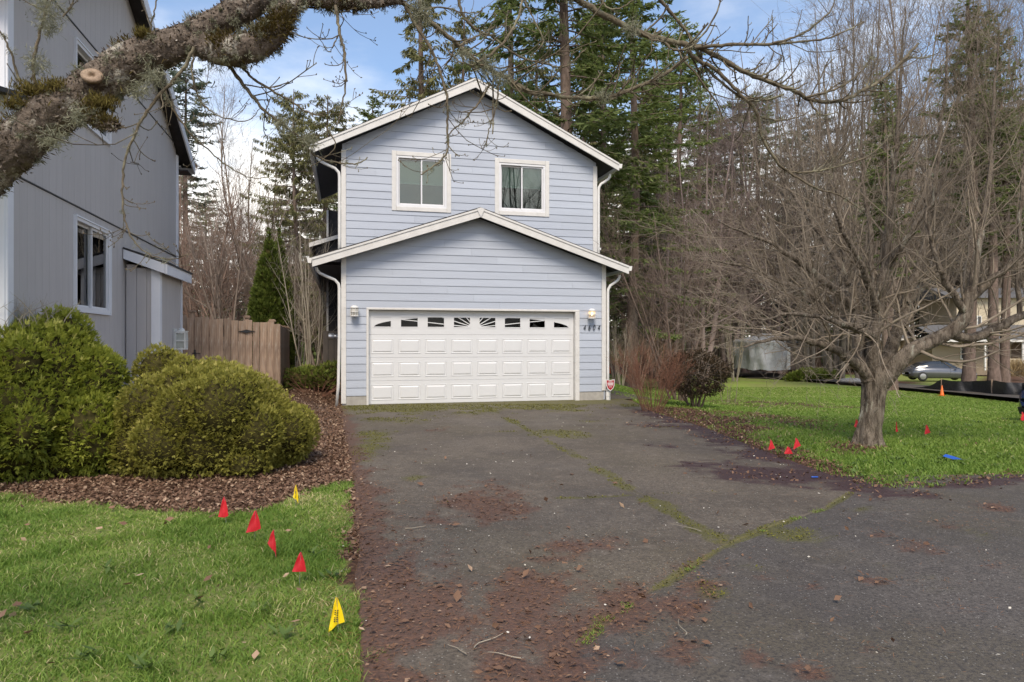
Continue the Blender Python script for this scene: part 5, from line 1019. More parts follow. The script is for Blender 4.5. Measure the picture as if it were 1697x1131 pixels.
def build_grass():
    r = rng
    G = leafmat('lawn grass blades', (.145, .245, .042), (.345, .45, .092), (.62, .54, .29), .5, .45, .25)
    n = 330000; X = r.uniform(-6.2, -.3, n); Y = 2.2 + 5.6 * r.uniform(0, 1, n) ** 1.35; m = lawn_left(X, Y); pt = fbm(X * 1.6, Y * 1.6, 91); pt2 = fbm(X * 4.5, Y * 4.5, 93)
    k = (r.uniform(size=n) < m * (.25 + 1.0 * pt2) * (1 - .35 * (fbm(X * 1.3, Y * 1.3, 95) > .56))) & (X / Y > -.80); X, Y, pt, pt2 = X[k], Y[k], pt[k], pt2[k]; n = len(X)
    dry = np.clip((fbm(X * 1.3, Y * 1.3, 95) - .42) * 3.6, 0, 1); h = (.014 + .085 * pt2 ** 1.6 * (.4 + pt)) * r.uniform(.5, 1.4, n) * (1 - .4 * dry)
    tint = np.clip(r.beta(2, 3, n) * .6 + .55 * (pt - .5) + np.where(r.uniform(size=n) < .04 + .58 * dry * np.clip(.45 + (Y - 3) * .2, .3, 1), r.uniform(.4, .75, n), 0), 0, 1)
    blades('lawn_grass', X, Y, h, .0035 + .0022 * r.uniform(0, 1, n) + .0006 * Y, tint, r.uniform(.3, 1.3, n) * (1 + .5 * dry), G, 'patchy green and straw lawn at the lower left')
    # right lawn: thinner with distance
    n = 150000; t = r.uniform(0, 1, n); Y = 6.6 * (40 / 6.6) ** t; X = r.uniform(.02, .86, n) * Y + r.uniform(0, .3, n); m = lawn_right(X, Y); b = f_bare(X, Y); k = (r.uniform(size=n) < m * (1 - .88 * b)); X, Y, b = X[k], Y[k], b[k]; n = len(X); pt = fbm(X * .9, Y * .9, 97); pt2 = fbm(X * 3.5, Y * 3.5, 99)
    near = np.clip((13 - Y) / 5, 0, 1); dry = np.clip((fbm(X * .8, Y * .8, 101) - .5) * 3, 0, 1) * near
    tint = np.clip(r.beta(2, 3, n) * .5 + .22 + .3 * (pt - .5) - .1 * near + np.where(r.uniform(size=n) < .03 + .2 * dry + .1 * b, r.uniform(.3, .6, n), 0), 0, 1)
    blades('meadow_grass', X, Y, (.022 + .035 * pt2) * r.uniform(.6, 1.3, n) * (1 + .3 * near), .006 + .0015 * Y, tint, r.uniform(.3, 1.0, n), G, 'bright green lawn round the fruit tree')
    # broad-leaved weeds in the lawns
    W = leafmat('lawn weeds', (.08, .135, .03), (.16, .23, .06), None, .5, .25); a = Acc()
    for cx, cy, cnt in [tuple(gp(px, py)[:2]) + (c,) for px, py, c in ((150, 1090, 9), (60, 1010, 7), (240, 1110, 10), (330, 1000, 7), (440, 1010, 8), (120, 1040, 6), (470, 1060, 6), (180, 950, 5), (280, 1050, 6), (520, 920, 6), (360, 1090, 6), (550, 960, 6))] + [tuple(gp(px, py)[:2]) + (c,) for px, py, c in zip(r.uniform(1180, 1690, 90), r.uniform(690, 795, 90), r.integers(4, 9, 90)) if lawn_right(*gp(px, py)[:2]) > .5]:
        az = r.uniform(0, 6.28, cnt); d = np.stack([np.cos(az), np.sin(az), r.uniform(.2, .9, cnt)], -1); b_ = np.tile([cx, cy, float(gz(cx, cy)) + .01], (cnt, 1)) + r.normal(0, .03, (cnt, 3)) * [1, 1, .15]
        kites(a, b_, d, np.tile([0, 0, 1.0], (cnt, 1)), r.uniform(.05, .10, cnt), r.uniform(.02, .035, cnt), r.uniform(0, 1, cnt), .12)
    tag(a.build('lawn_weeds', W, None, False, 'stuff'), 'broad-leaved weeds scattered through both lawns', 'weeds')
def build_litter():
    r = rng
    LF = leafmat('fallen brown leaves', (.11, .06, .04), (.27, .16, .10), (.48, .34, .23), .7, .1, .2)
    def leaves(name, X, Y, size, dz, tb, label, flat=.35):
        n = len(X); a = Acc(); az = r.uniform(0, 6.28, n); d = np.stack([np.cos(az), np.sin(az), r.normal(0, flat, n)], -1); b = np.stack([X, Y, gz(X, Y) + dz + r.uniform(0, .012, n)], -1); nv = np.array([0, 0, 1.0]) + r.normal(0, flat, (n, 3))
        kites(a, b, d, nv, size, size * r.uniform(.35, .75, n), np.clip(r.beta(1.6, 2.6, n) + tb, 0, 1), r.uniform(-.15, .2)); return tag(a.build(name, LF, None, False, 'stuff'), label, 'leaves')
    n = 250000; X = r.uniform(-7.5, .1, n); Y = r.uniform(4.5, 17, n); u, v = UV(X, Y); ll = lawn_left(X, Y)
    k = (u < ue(v) + .03) & (u > -4) & (r.uniform(size=n) < (1 - ll) * np.clip(1.15 - (Y - 5) / 13, .22, 1)) & (v < 6); X, Y = X[k], Y[k]
    leaves('leaf_mulch', X, Y, r.uniform(.02, .052, len(X)) * (1 + np.clip(Y - 8, 0, 9) * .04), -.008, .24, 'brown leaves and bark covering the bed beside the driveway', .45)
    n = 120000; X = r.uniform(-1.9, 6.5, n); Y = r.uniform(2.3, 13.5, n); u, v = UV(X, Y); k = (r.uniform(size=n) < .75 * f_litter(X, Y) ** 1.3) & (u > ue(v) - .05); X, Y = X[k], Y[k]; leaves('leaf_litter', X, Y, r.uniform(.010, .04, len(X)) * r.choice([.7, 1, 1.4], len(X), p=[.5, .4, .1]), .016, -.02, 'reddish leaf litter lying on the driveway', .22)
    n = 60000; X = r.uniform(1.5, 8.5, n); Y = r.uniform(6, 15, n); k = r.uniform(size=n) < .5 * np.maximum(f_bare(X, Y) * lawn_right(X, Y), .55 * f_duff(X, Y)); X, Y = X[k], Y[k]; leaves('lawn_leaves', X, Y, r.uniform(.02, .055, len(X)), .004, .08, 'fallen leaves along the edge of the right lawn', .5)
    n = 900; X = r.uniform(-5, -.5, n); Y = r.uniform(2.6, 6.8, n); k = (r.uniform(size=n) < .12 * lawn_left(X, Y)); X, Y = X[k], Y[k]; leaves('scattered_leaves', X, Y, r.uniform(.03, .075, len(X)), .02, .25, 'single dry leaves scattered on the left lawn', .5)
    # needles
    NM = leafmat('rusty pine needles', (.16, .07, .03), (.32, .16, .07), None, .7, .0); n = 160000; X = r.uniform(-1.5, 6.5, n); Y = r.uniform(2.2, 8.5, n); u, v = UV(X, Y)
    k = (u > -.7) & (r.uniform(size=n) < .20 * f_litter(X, Y) + .012 + .09 * np.exp(-((fbm(X * 1.5, Y * 2.5, 31) - .72) / .06) ** 2)) & (Y < 7) & (X < 5.5); X, Y = X[k], Y[k]; n = len(X)
    a = Acc(); az = r.normal(.2, .9, n); d = np.stack([np.cos(az), np.sin(az), r.normal(0, .06, n)], -1); kites(a, np.stack([X, Y, np.full(n, .026)], -1), d, np.tile([0, 0, 1.0], (n, 1)), r.uniform(.025, .065, n), .0022, r.uniform(0, 1, n)); tag(a.build('pine_needles', NM, None, False, 'stuff'), 'rusty pine needles strewn over the asphalt', 'needles')
    # pale petals and grit
    PM = leafmat('pale petals', (.42, .38, .30), (.62, .58, .5), None, .7, .0); n = 620; X = r.uniform(-1.6, 6, n); Y = 2.4 + 11 * r.uniform(0, 1, n); u, v = UV(X, Y); k = (u > -.6) & (u < 5.6 + .25 * np.clip(-v - 5, 0, 9)) & (X < 3.4 + .0 * Y); X, Y = X[k], Y[k]; n = len(X)
    a = Acc(); az = r.uniform(0, 6.28, n); s_ = r.uniform(.008, .02, n) * (1 + .05 * Y); kites(a, np.stack([X, Y, np.full(n, .03)], -1), np.stack([np.cos(az), np.sin(az), r.normal(0, .2, n)], -1), np.array([0, 0, 1.0]) + r.normal(0, .3, (n, 3)), s_, s_ * .6, r.uniform(0, 1, n)); tag(a.build('petal_specks', PM, None, False, 'stuff'), 'tiny pale petals and chips dotted over the driveway', 'petals')
    # little cushions of moss standing on the paving
    n = 200000; X = r.uniform(-4, 5, n); Y = r.uniform(3, 15.5, n); u, v = UV(X, Y); k = (r.uniform(size=n) < 1.6 * (f_moss(X, Y) - .34)) & (u > ue(v)) & (v < -.05) & (X < 4); X, Y = X[k][:22000], Y[k][:22000]; n = len(X); a = Acc(); az = r.uniform(0, 6.28, n); MO = leafmat('paving moss', (.09, .085, .015), (.22, .21, .03), (.32, .31, .05), .8, .2); kites(a, np.stack([X, Y, gz(X, Y) + .012], -1), np.stack([np.cos(az), np.sin(az), r.uniform(.2, 1, n)], -1), np.array([0, 0, 1.0]) + r.normal(0, .4, (n, 3)), r.uniform(.008, .02, n) * (1 + .05 * Y), r.uniform(.006, .012, n) * (1 + .05 * Y), r.beta(2, 2.5, n)); tag(a.build('paving_moss', MO, None, False, 'stuff'), 'ragged moss growing on the driveway joints and before the garage', 'moss')
    # bigger curled leaves, singly
    n = 1500; X = r.uniform(-1.2, 4.2, n); Y = r.uniform(2.4, 9, n); u, v = UV(X, Y); k = (r.uniform(size=n) < .04 + .3 * f_litter(X, Y)) & (u > ue(v)); X, Y = X[k], Y[k]; leaves('curled_leaves', X, Y, r.uniform(.035, .075, len(X)), .018, .15, 'larger curled brown leaves lying on the driveway', .6)
    # clumps of grass along the seam of the street
    G = bpy.data.materials['lawn grass blades']; se = np.array(STREET_EDGE[1:7]); n = 3000; t = r.uniform(0, 1, n) * (len(se) - 1.001); i = t.astype(int); f = (t - i)[:, None]; p = se[i] * (1 - f) + se[i + 1] * f + r.normal(0, .022, (n, 2)); k = fbm(p[:, 0] * 4, p[:, 1] * 4, 71) > .52; p = p[k]; n = len(p); a = Acc(); az = r.uniform(0, 6.28, n)
    kites(a, np.stack([p[:, 0], p[:, 1], np.full(n, .008)], -1), np.stack([np.cos(az), np.sin(az), r.uniform(.3, 1.6, n)], -1), r.normal(size=(n, 3)), r.uniform(.008, .024, n), .004, r.uniform(.1, .6, n)); tag(a.build('seam_weeds', G, None, False, 'stuff'), 'bright moss and weeds along the driveway seam', 'weeds')
    tw = Acc(); st = []
    for px, py, l in ((810, 1070, .2), (835, 1095, .16), (930, 760, .3), (760, 1085, .12), (1140, 880, .25), (690, 880, .14), (1130, 1050, .2)):
        c = gp(px, py); a_ = r.uniform(0, 3.1); q = [(c.x + l * (s - .5) * math.cos(a_) + r.normal(0, .008), c.y + l * (s - .5) * math.sin(a_) + r.normal(0, .008), .026) for s in (0, .3, .65, 1)]
        o = Acc(); tubes(o, spline(q, 8)[None], np.linspace(.0035, .0014, 8)[None], 5); b = o.build('fallen_twig', BARK_PALE, None, True); st.append(b)
    for o, lb in zip(st, ('pale forked twig on the driveway near the bottom edge', 'small pale twig just below the forked one', 'thin dark twig lying before the garage door', 'short twig left of the forked twig', 'thin twig near the mossy street seam', 'short twig on the left half of the driveway', 'twig lying in the red litter by the street')): tag(o, lb, 'twig', 'twigs on the driveway')
build_grass(); build_litter()

# ------------------------------------------------------------------ marker flags, sign, cones
def build_flags():
    RED = M('red plastic flag', (.62, .025, .04), (.5, .02, .03), 8, .4); YEL = M('yellow plastic flag', (.85, .62, .01), (.78, .55, .01), 8, .4); BLU = M('blue plastic flag', (.02, .09, .42), (.015, .07, .33), 8, .4); INK = M('black print', (.03, .025, .02), (.02, .02, .02), 9, .7); WIRE = M('grey wire', (.3, .3, .3), (.22, .22, .22), 9, .5, metal=.6)
    def flag(name, top, foot_px, mat, w, h, fold, rz, label, group, text=False, flop=0.0):
        """draped flag hanging from its wire: top pixel and ground pixel give the place"""
        g = gp(*foot_px); T = at(top[0], top[1], g.y); R = empty(name, tuple(g), rz, label, 'flag', group); zt = max(T.z - g.z, .05); dx = (T.x - g.x)
        q = Vector((dx * math.cos(rz), -dx * math.sin(rz), zt))
        MB().path([(0, 0, -.05), (q.x * .4, q.y * .4, zt * .5), (q.x, q.y, zt + .005)], .0016, 5).build('wire', WIRE, R)
        me = MB(); n = 9; m_ = 6; vs = []
        for i in range(n):
            s = i / (n - 1)                                              # down from the tip
            for j in range(m_ + 1):
                t = j / m_ * 2 - 1; wd = w * .5 * (.1 + .9 * s ** .85); x = wd * t * math.cos(fold * .6); y = -abs(t) * wd * math.sin(fold) * .9 + .004 * math.sin(s * 7 + t * 4); z = -h * s + (.12 * h * (1 - abs(t)) * 0 - .10 * h * abs(t) * 0) - h * .12 * s * (1 - abs(t)) * (1 if not text else -.4) + flop * t * h * s
                vs.append((q.x + x, q.y + y, zt + z))
        me.add(vs, [(i * (m_ + 1) + j, i * (m_ + 1) + j + 1, (i + 1) * (m_ + 1) + j + 1, (i + 1) * (m_ + 1) + j) for i in range(n - 1) for j in range(m_)])
        o = me.build('pennant', mat, R, True)
        if text:                                                        # two lines of small dark print, not legible in the photo
            tm = MB()
            for row in (0, 1):
                for k in range(7):
                    if k in (3,) and row == 0: continue
                    z = zt - h * (.40 + .062 * k) ; x = q.x + w * (-.10 + .13 * row - .01 * k); y = q.y - .010 - abs((-.10 + .13 * row)) * w * math.sin(fold) * 1.0
                    tm.add([(x, y, z), (x + w * .085, y, z - .001), (x + w * .085, y, z - h * .04), (x, y, z - h * .04)], [(0, 1, 2, 3)])
            tm.build('print', INK, o, kind='stuff')
    gl, gy, gr, gf = 'red flags on the left lawn', 'yellow flags on the left lawn', 'red flags by the driveway edge', 'red flags round the fruit tree'
    flag('marker_flag', (372, 823), (375, 866), RED, .09, .15, .8, .1, 'red marker flag farthest left on the left lawn, nearest the round shrub', gl, flop=.02)
    flag('marker_flag', (424, 846), (422, 893), RED, .13, .135, .9, 0, 'second red marker flag from the left on the left lawn, spread open', gl, flop=.12)
    flag('marker_flag', (454, 878), (457, 925), RED, .075, .13, .8, -.2, 'third red marker flag from the left, narrow and folded', gl, flop=-.35)
    flag('marker_flag', (499, 915), (496, 968), RED, .10, .105, .9, 0, 'red marker flag nearest the yellow flag at the lawn edge', gl)
    flag('gas_flag', (491, 803), (489, 838), YEL, .055, .14, .35, -.2, 'small yellow marker flag beside the round shrub', gy, True, -.2)
    flag('gas_flag', (558, 990), (561, 1046), YEL, .082, .145, .3, .15, 'yellow printed marker flag nearest the viewer by the driveway', gy, True, .18)
    flag('marker_flag', (1277, 729), (1280, 752), RED, .10, .115, .7, .2, 'leftmost red flag of the three by the driveway edge', gr, flop=.1)
    flag('marker_flag', (1306, 740), (1309, 760), RED, .11, .085, .7, -.2, 'lowest red flag of the three by the driveway edge', gr)
    flag('marker_flag', (1319, 726), (1320, 750), RED, .11, .12, .7, .1, 'rightmost red flag of the three by the driveway edge', gr, flop=.2)
    flag('marker_flag', (1419, 695), (1421, 714), RED, .10, .12, .6, 0, 'red flag peeking out left of the fruit tree trunk', gf)
    flag('marker_flag', (1485, 699), (1487, 721), RED, .05, .15, .8, .3, 'thin red flag just right of the fruit tree trunk', gf)
    flag('marker_flag', (1535, 704), (1537, 722), RED, .10, .13, .8, 0, 'red flag in the grass farther right of the fruit tree', gf, flop=.1)
    flag('marker_flag', (1694, 683), (1695, 704), RED, .10, .14, .7, 0, 'red flag at the right edge below the blue car mirror', gf)
    g = gp(1578, 765); R = empty('blue_flag', tuple(g), .3, 'blue marker flag lying flat in the grass', 'flag'); MB().add([(-.09, .05, .06), (-.02, -.03, .03), (.10, -.05, .028), (.05, .02, .055), (-.03, .06, .08)], [(0, 1, 2, 3), (0, 3, 4)]).build('pennant', BLU, R); MB().path([(.1, -.05, .02), (.25, .0, .015), (.4, .1, .01)], .0016, 5).build('wire', WIRE, R)
    g = gp(1350, 796); MB().lathe([(.006, -.035), (.008, -.03), (.008, .03), (.003, .036)], (g.x, g.y, .032), 8, 'x').build('plastic_tube', BLU, None, True); tag(bpy.data.objects['plastic_tube'], 'tiny blue plastic tube on the driveway edge', 'litter')
    # security sign on its stake
    c = H(5.735, -.14, -.13); R = empty('yard_sign', tuple(c), TH, 'small red shield security sign by the right garage corner', 'sign'); WH = M('white sign face', (.8, .8, .8), (.75, .75, .75), 6, .4); SR = M('red sign face', (.42, .012, .02), (.36, .01, .02), 6, .4)
    MB().box(-.008, .008, .004, .016, -.05, .62).build('stake', STEEL, R)
    def sh(s): return [(0, -.155 * s), (.07 * s, -.10 * s), (.105 * s, -.02 * s), (.11 * s, .13 * s), (0, .11 * s), (-.11 * s, .13 * s), (-.105 * s, -.02 * s), (-.07 * s, -.10 * s)]
    p = MB().prism([(x, .52 + z) for x, z in sh(1.0)], -.004, .003).build('sign_edge', WH, R); MB().prism([(x, .52 + z) for x, z in sh(.86)], -.0065, -.0045).build('sign_face', SR, p)
    for i, (zz, ww) in enumerate(((.585, .05), (.545, .075), (.505, .07), (.46, .045))): MB().box(-ww, ww, -.009, -.007, zz, zz + (.022 if i in (1, 2) else .01)).build('sign_lettering', WH, p)
    ORG = M('orange cone plastic', (.80, .17, .02), (.72, .14, .02), 6, .5)
    for px, py, lb, s in ((1561, 656, 'orange traffic cone against the black silt fence', 1.0), (1010, 619, 'orange traffic cone far beyond the right downspout', 1.0)):
        g = gp(px, py); R = empty('traffic_cone', tuple(g), .4, lb, 'cone', 'orange cones'); h = 17 / FPX * g.y if px > 1500 else 13 / FPX * g.y
        MB().lathe([(h * .20, .03 * h), (h * .19, .05 * h), (h * .05, h * .97), (h * .03, h)], (0, 0, 0), 16).build('cone_body', ORG, R, True); MB().box(-h * .27, h * .27, -h * .27, h * .27, 0, .035 * h).build('cone_base', ORG, R)
build_flags()

# ------------------------------------------------------------------ silt fence, cars, far buildings
def build_far():
    BLK = M('black silt fabric', (.02, .02, .022), (.035, .034, .036), 3, .55, .6, 18, dirt=(.10, .085, .065), dirt_lo=.68, dirt_hi=.85, dscale=5, bdist=.05)
    top = [(1478, 629), (1490, 641), (1515, 643), (1540, 640), (1561, 629), (1585, 633), (1610, 632), (1640, 631), (1647, 630.5), (1665, 634), (1697, 635), (1740, 640), (1790, 645)]; bot = [(1478, 637), (1490, 645), (1515, 648), (1540, 650), (1561, 652), (1585, 654), (1610, 655), (1640, 658), (1647, 659), (1665, 660.5), (1697, 661), (1740, 668), (1790, 675)]
    R = empty('silt_fence', tuple(gp(1561, 652)), 0, 'sagging black fabric silt fence along the lane', 'fence'); o0 = gp(1561, 652); n = 120; r = np.random.default_rng(5)
    tp = np.array(top, float); bt = np.array(bot, float); xs = np.linspace(1478, 1790, n); yt = np.interp(xs, tp[:, 0], tp[:, 1]); yb = np.interp(xs, bt[:, 0], bt[:, 1]); V = []; m = 9
    for i in range(n):
        g = gp(xs[i], yb[i]); zt = CAMH + (CY - yt[i]) / FPX * g.y
        for j in range(m): s = j / (m - 1); b = .10 * math.sin(s * math.pi) * math.sin(xs[i] * .11 + 2) + .05 * math.sin(xs[i] * .31 + s * 3); V.append((g.x - o0.x, g.y - o0.y + b + .1 * (1 - s) * -1, g.z - .03 + (zt - g.z + .03) * s - o0.z))
    i = np.arange(n * m).reshape(n, m); link('fabric', np_mesh('fabric', np.array(V), Q=np.stack([i[:-1, :-1], i[1:, :-1], i[1:, 1:], i[:-1, 1:]], -1).reshape(-1, 4), smooth=True), BLK, R)
    for px in (1479, 1561, 1645, 1720): k = int(np.argmin(abs(xs - px))); g = gp(xs[k], yb[k]); MB().box(g.x - o0.x - .02, g.x - o0.x + .02, g.y - o0.y + .06, g.y - o0.y + .1, g.z - o0.z - .1, CAMH + (CY - yt[k]) / FPX * g.y - o0.z + .03).build('stake', WOOD, R)
    g = gp(1411, 636); a = MB(); n = 14
    a.lathe([(.1, -.1), (.62, -.05), (.7, .12), (.55, .28), (.3, .36), (.05, .38)], (0, 0, 0), 11); me = a.mesh('boulder', True)
    for v in me.vertices: v.co *= 1 + .22 * mnoise.noise(v.co * 3); v.co.x *= 1.3
    b = link('boulder', me, M('pale boulder', (.42, .40, .36), (.3, .28, .25), 5, .9, .5, 40)); b.location = g; tag(b, 'pale boulder at the far edge of the lane left of the fruit tree', 'boulder')

    # cars
    def car(name, loc, rz, paint, label, arm=False, glass=None):
        R = empty(name, loc, rz, label, 'car'); st = [  # x, half width, sill, belt, shoulder-drop
            (-2.28, .62, .42, .62), (-2.2, .78, .30, .76), (-1.95, .87, .22, .93), (-1.3, .91, .2, .98), (-.5, .92, .2, .97), (.3, .92, .2, .94), (.95, .92, .2, .91), (1.5, .9, .2, .85), (1.95, .85, .2, .74), (2.2, .74, .24, .62), (2.3, .55, .36, .5)]
        V = []; k = 10
        for x, w, s, b in st: V += [(x, -w * .86, s), (x, -w, s + .1), (x, -w, s + (b - s) * .55), (x, -w * .965, b - .03), (x, -w * .86, b + .012), (x, w * .86, b + .012), (x, w * .965, b - .03), (x, w, s + (b - s) * .55), (x, w, s + .1), (x, w * .86, s)]
        n = len(st); F = [(i * k + j, i * k + (j + 1) % k, (i + 1) * k + (j + 1) % k, (i + 1) * k + j) for i in range(n - 1) for j in range(k)]; MB().add(V, F + [tuple(range(k)), tuple(range((n - 1) * k + k - 1, (n - 1) * k - 1, -1))]).build('body', paint, R, True)
        gl = glass or M('dark car glass', (.02, .025, .03), (.03, .035, .04), 2, .04, spec=.9); cab = [(-1.95, .70, .94), (-1.35, .66, 1.28), (-.75, .64, 1.42), (-.1, .64, 1.44), (.35, .66, 1.36), (1.15, .74, .92)]
        V = []
        for i, (x, w, z) in enumerate(cab): zb = .9; V += [(x, -w * (1 if i in (0, 5) else 1.18), zb), (x, -w, max(z - .06, zb + .004)), (x, -w * .8, z), (x, w * .8, z), (x, w, max(z - .06, zb + .004)), (x, w * (1 if i in (0, 5) else 1.18), zb)]
        MB().add(V, [(i * 6 + j, i * 6 + j + 1, i * 6 + 7 + j, i * 6 + 6 + j) for i in range(5) for j in range(5)]).build('windows', gl, R, True)
        MB().add([(x, s * w * .82, z + .006) for x, w, z in cab[1:5] for s in (-1, 1)], [(2 * i, 2 * i + 2, 2 * i + 3, 2 * i + 1) for i in range(3)]).build('roof_panel', paint, R, True)
        TY = M('tyre rubber', (.02, .02, .02), (.03, .03, .03), 9, .8); RM = M('alloy rim', (.45, .45, .46), (.35, .35, .36), 6, .3, metal=.8)
        for x in (-1.45, 1.42):
            for s in (-1, 1):
                w = MB().lathe([(.2, -.1), (.31, -.1), (.335, -.07), (.335, .07), (.31, .1), (.2, .1)], (x, s * .82, .335), 22, 'y').build('wheel', TY, R, True); MB().lathe([(.02, -.115), (.12, -.11), (.21, -.1), (.21, .1), (.12, .11), (.02, .115)], (x, s * .82, .335), 14, 'y').build('rim', RM, w)
        MB().prism([(2.02, .16), (2.27, .2), (2.31, .33), (2.02, .33)], -.6, .6).build('lower_bumper', TY, R)
        HL = M('car lamp lens', (.7, .72, .75), (.6, .62, .65), 4, .1)
        for s in (-1, 1):
            MB().add([(2.02, s * .84, .58), (2.22, s * .66, .56), (2.16, s * .68, .64), (1.9, s * .86, .69)], [(0, 1, 2, 3)] if s < 0 else [(3, 2, 1, 0)]).build('headlight', HL, R)
            m = MB(); m.lathe([(.02, -.11), (.055, -.10), (.075, -.03), (.08, .05), (.07, .09), (.03, .1)], (.78, 0, 0), 12, 'y'); me = m.mesh('mirror', True)
            o = link('mirror', me, paint, R); o.location = (0, s * (1.04 if not arm else 1.19), .98); o.scale = (.95, 1, .55); MB().box(.74, .8, -s * .30 if arm else -.02, .02 if s > 0 or not arm else -.02, -.05, .0).build('mirror_foot', TY, o)
        return R
    SILV = M('silver grey car paint', (.16, .165, .18), (.15, .155, .17), 3, .22, metal=.6); NAVY = M('navy car paint', (.012, .03, .11), (.01, .025, .09), 3, .15, metal=.3)
    Yc = 50; X = (1556 - CX) / FPX * Yc; z = float(gz(X, Yc)); car('parked_car', (X, Yc, 1.43 - (631 - CY) / FPX * Yc), -.15, SILV, 'silver grey sedan parked before the tan house')
    nx = (1681 - CX) / FPX * 12; car('parked_car', (nx + 3.14, 12.3, float(gz(nx, 12)) - .13), math.pi - .12, NAVY, 'navy car at the right edge, only its nose in view')
    # tan house, garage and covered trailer beyond the lane
    TAN = M('tan lap siding', (.36, .29, .21), (.31, .25, .18), 4, .7, .3, 30, (.2, .2, 6)); CRM = M('cream siding', (.55, .47, .34), (.5, .43, .31), 4, .7); WT = M('white far trim', (.72, .71, .68), (.66, .65, .62), 5, .5); ROOFG = M('grey far shingles', (.14, .14, .145), (.10, .10, .105), 9, .9, .5, 30); DG = M('dark far glass', (.03, .035, .04), (.02, .025, .03), 3, .06, spec=.8)
    Yh = 61; kx = Yh / FPX
    def hx(px): return (px - CX) * kx
    def hz(py): return CAMH + (CY - py) * kx
    g0 = hz(617); R = empty('tan_house', (hx(1600), Yh, g0), 0, 'tan two-storey house with white windows and grey porch roof at far right', 'house')
    def B(name, px0, px1, py0, py1, y0, y1, mat, par=R): return MB().box(hx(px0) - hx(1600), hx(px1) - hx(1600), y0, y1, hz(py1) - g0, hz(py0) - g0).build(name, mat, par)
    B('lower_wall', 1545, 1760, 560, 622, 0, 6, TAN); B('upper_wall', 1612, 1770, 490, 541, 2.2, 8, CRM)
    z0, z1 = hz(567) - g0, hz(540) - g0; xa, xb = hx(1540) - hx(1600), hx(1775) - hx(1600)
    MB().add([(xa, -1.6, z0), (xb, -1.6, z0), (xb, 2.18, z1), (xa, 2.18, z1), (xa, -1.6, z0 + .12), (xb, -1.6, z0 + .12), (xb, 2.18, z1 + .12), (xa, 2.18, z1 + .12)], [(3, 2, 1, 0), (4, 5, 6, 7), (0, 1, 5, 4), (1, 2, 6, 5), (3, 0, 4, 7)]).build('porch_roof', ROOFG, R)
    B('gutter', 1538, 1778, 563.5, 567, -1.72, -1.62, WT)
    zr, ze = hz(470) - g0, hz(492) - g0; MB().add([(xa + 3, 1.6, ze), (xb, 1.6, ze), (xb, 5, zr), (xa + 3, 5, zr), (xa + 3, 8.4, ze), (xb, 8.4, ze)], [(0, 1, 2, 3), (3, 2, 5, 4), (0, 3, 4)]).build('main_roof', ROOFG, R)
    for a, b, c_, d_ in ((1591, 1607, 571, 596), (1634, 1645, 572, 595), (1632, 1641, 522, 538), (1646, 1654, 522, 538), (1668, 1697, 524, 538)):
        dep = -.08 if c_ > 560 else 2.12
        w = B('window', a, b, c_, d_, dep, dep + .1, WT); B('pane', a + 1.6, b - 1.6, c_ + 1.6, d_ - 1.6, dep - .03, dep - .005, DG, w)
    B('porch_recess', 1676, 1697, 569, 612, -.03, -.005, M('shaded porch brick', (.16, .11, .08), (.12, .085, .065), 6, .9))
    for px in (1612, 1636, 1673, 1697): B('porch_post', px, px + 2.4, 567, 613, -1.55, -1.42, WT)
    rail = B('porch_railing', 1614, 1672, 594, 596, -1.52, -1.46, CRM); B('bottom_rail', 1614, 1672, 610, 611.5, -1.52, -1.46, CRM, rail)
    for k in range(24): B('baluster', 1615 + k * 2.4, 1616.1 + k * 2.4, 596, 610, -1.505, -1.475, CRM, rail)
    R2 = empty('cream_house', (hx(1510), 66, g0), 0, 'cream house wall glimpsed through the fruit tree', 'house'); kx2 = 66 / FPX
    MB().box(-1.9, 2.2, 0, 5, 0, 3.1).build('wall', CRM, R2); MB().add([(-2.4, -.5, 3.0), (2.7, -.5, 3.0), (2.7, 2.5, 4.3), (-2.4, 2.5, 4.3), (-2.4, 5.5, 3.0), (2.7, 5.5, 3.0)], [(0, 1, 2, 3), (3, 2, 5, 4), (0, 3, 4), (1, 5, 2)]).build('roof', ROOFG, R2); MB().box(-2.4, 2.7, -.6, -.5, 2.86, 3.02).build('fascia', WT, R2); MB().box(-.4, .8, -.06, -.005, 1.0, 2.1).build('window', DG, R2)
    Yt = 57; kt = Yt / FPX
    R3 = empty('shed', ((1302 - CX) * kt, Yt + .4, CAMH + (CY - 613) * kt), 0, 'brown shed with a white door beside the covered trailer', 'shed'); BR = M('brown shed siding', (.15, .105, .08), (.12, .085, .065), 5, .8, .3, 20, (.2, .2, 5))
    MB().box(-.72, 2.4, 0, 4, 0, 2.25).build('wall', BR, R3); MB().box(-.78, -.66, -.06, 0.0, 0, 2.25).build('corner_board', WT, R3); MB().box(-.2, .52, -.09, -.01, 0, 1.88).build('door', WT, R3); MB().box(-.5, -.34, -.05, -.005, 1.4, 1.75).build('meter_box', WT, R3); MB().add([(-1, -.4, 2.2), (2.7, -.4, 2.2), (2.7, 2, 3.0), (-1, 2, 3.0), (-1, 4.4, 2.2), (2.7, 4.4, 2.2)], [(0, 1, 2, 3), (3, 2, 5, 4), (0, 3, 4)]).build('roof', SHINGLE, R3)
    TARP = M('grey silver tarp', (.42, .44, .47), (.30, .32, .35), 1.2, .5, .7, 5, (1, 1, .5), bdist=.12); cx = (1257.5 - CX) * kt; R4 = empty('covered_trailer', (cx, Yt, CAMH + (CY - 612.5) * kt), .12, 'trailer wrapped in a grey tarp at the end of the lane', 'trailer')
    V = []; nu, nv = 44, 16
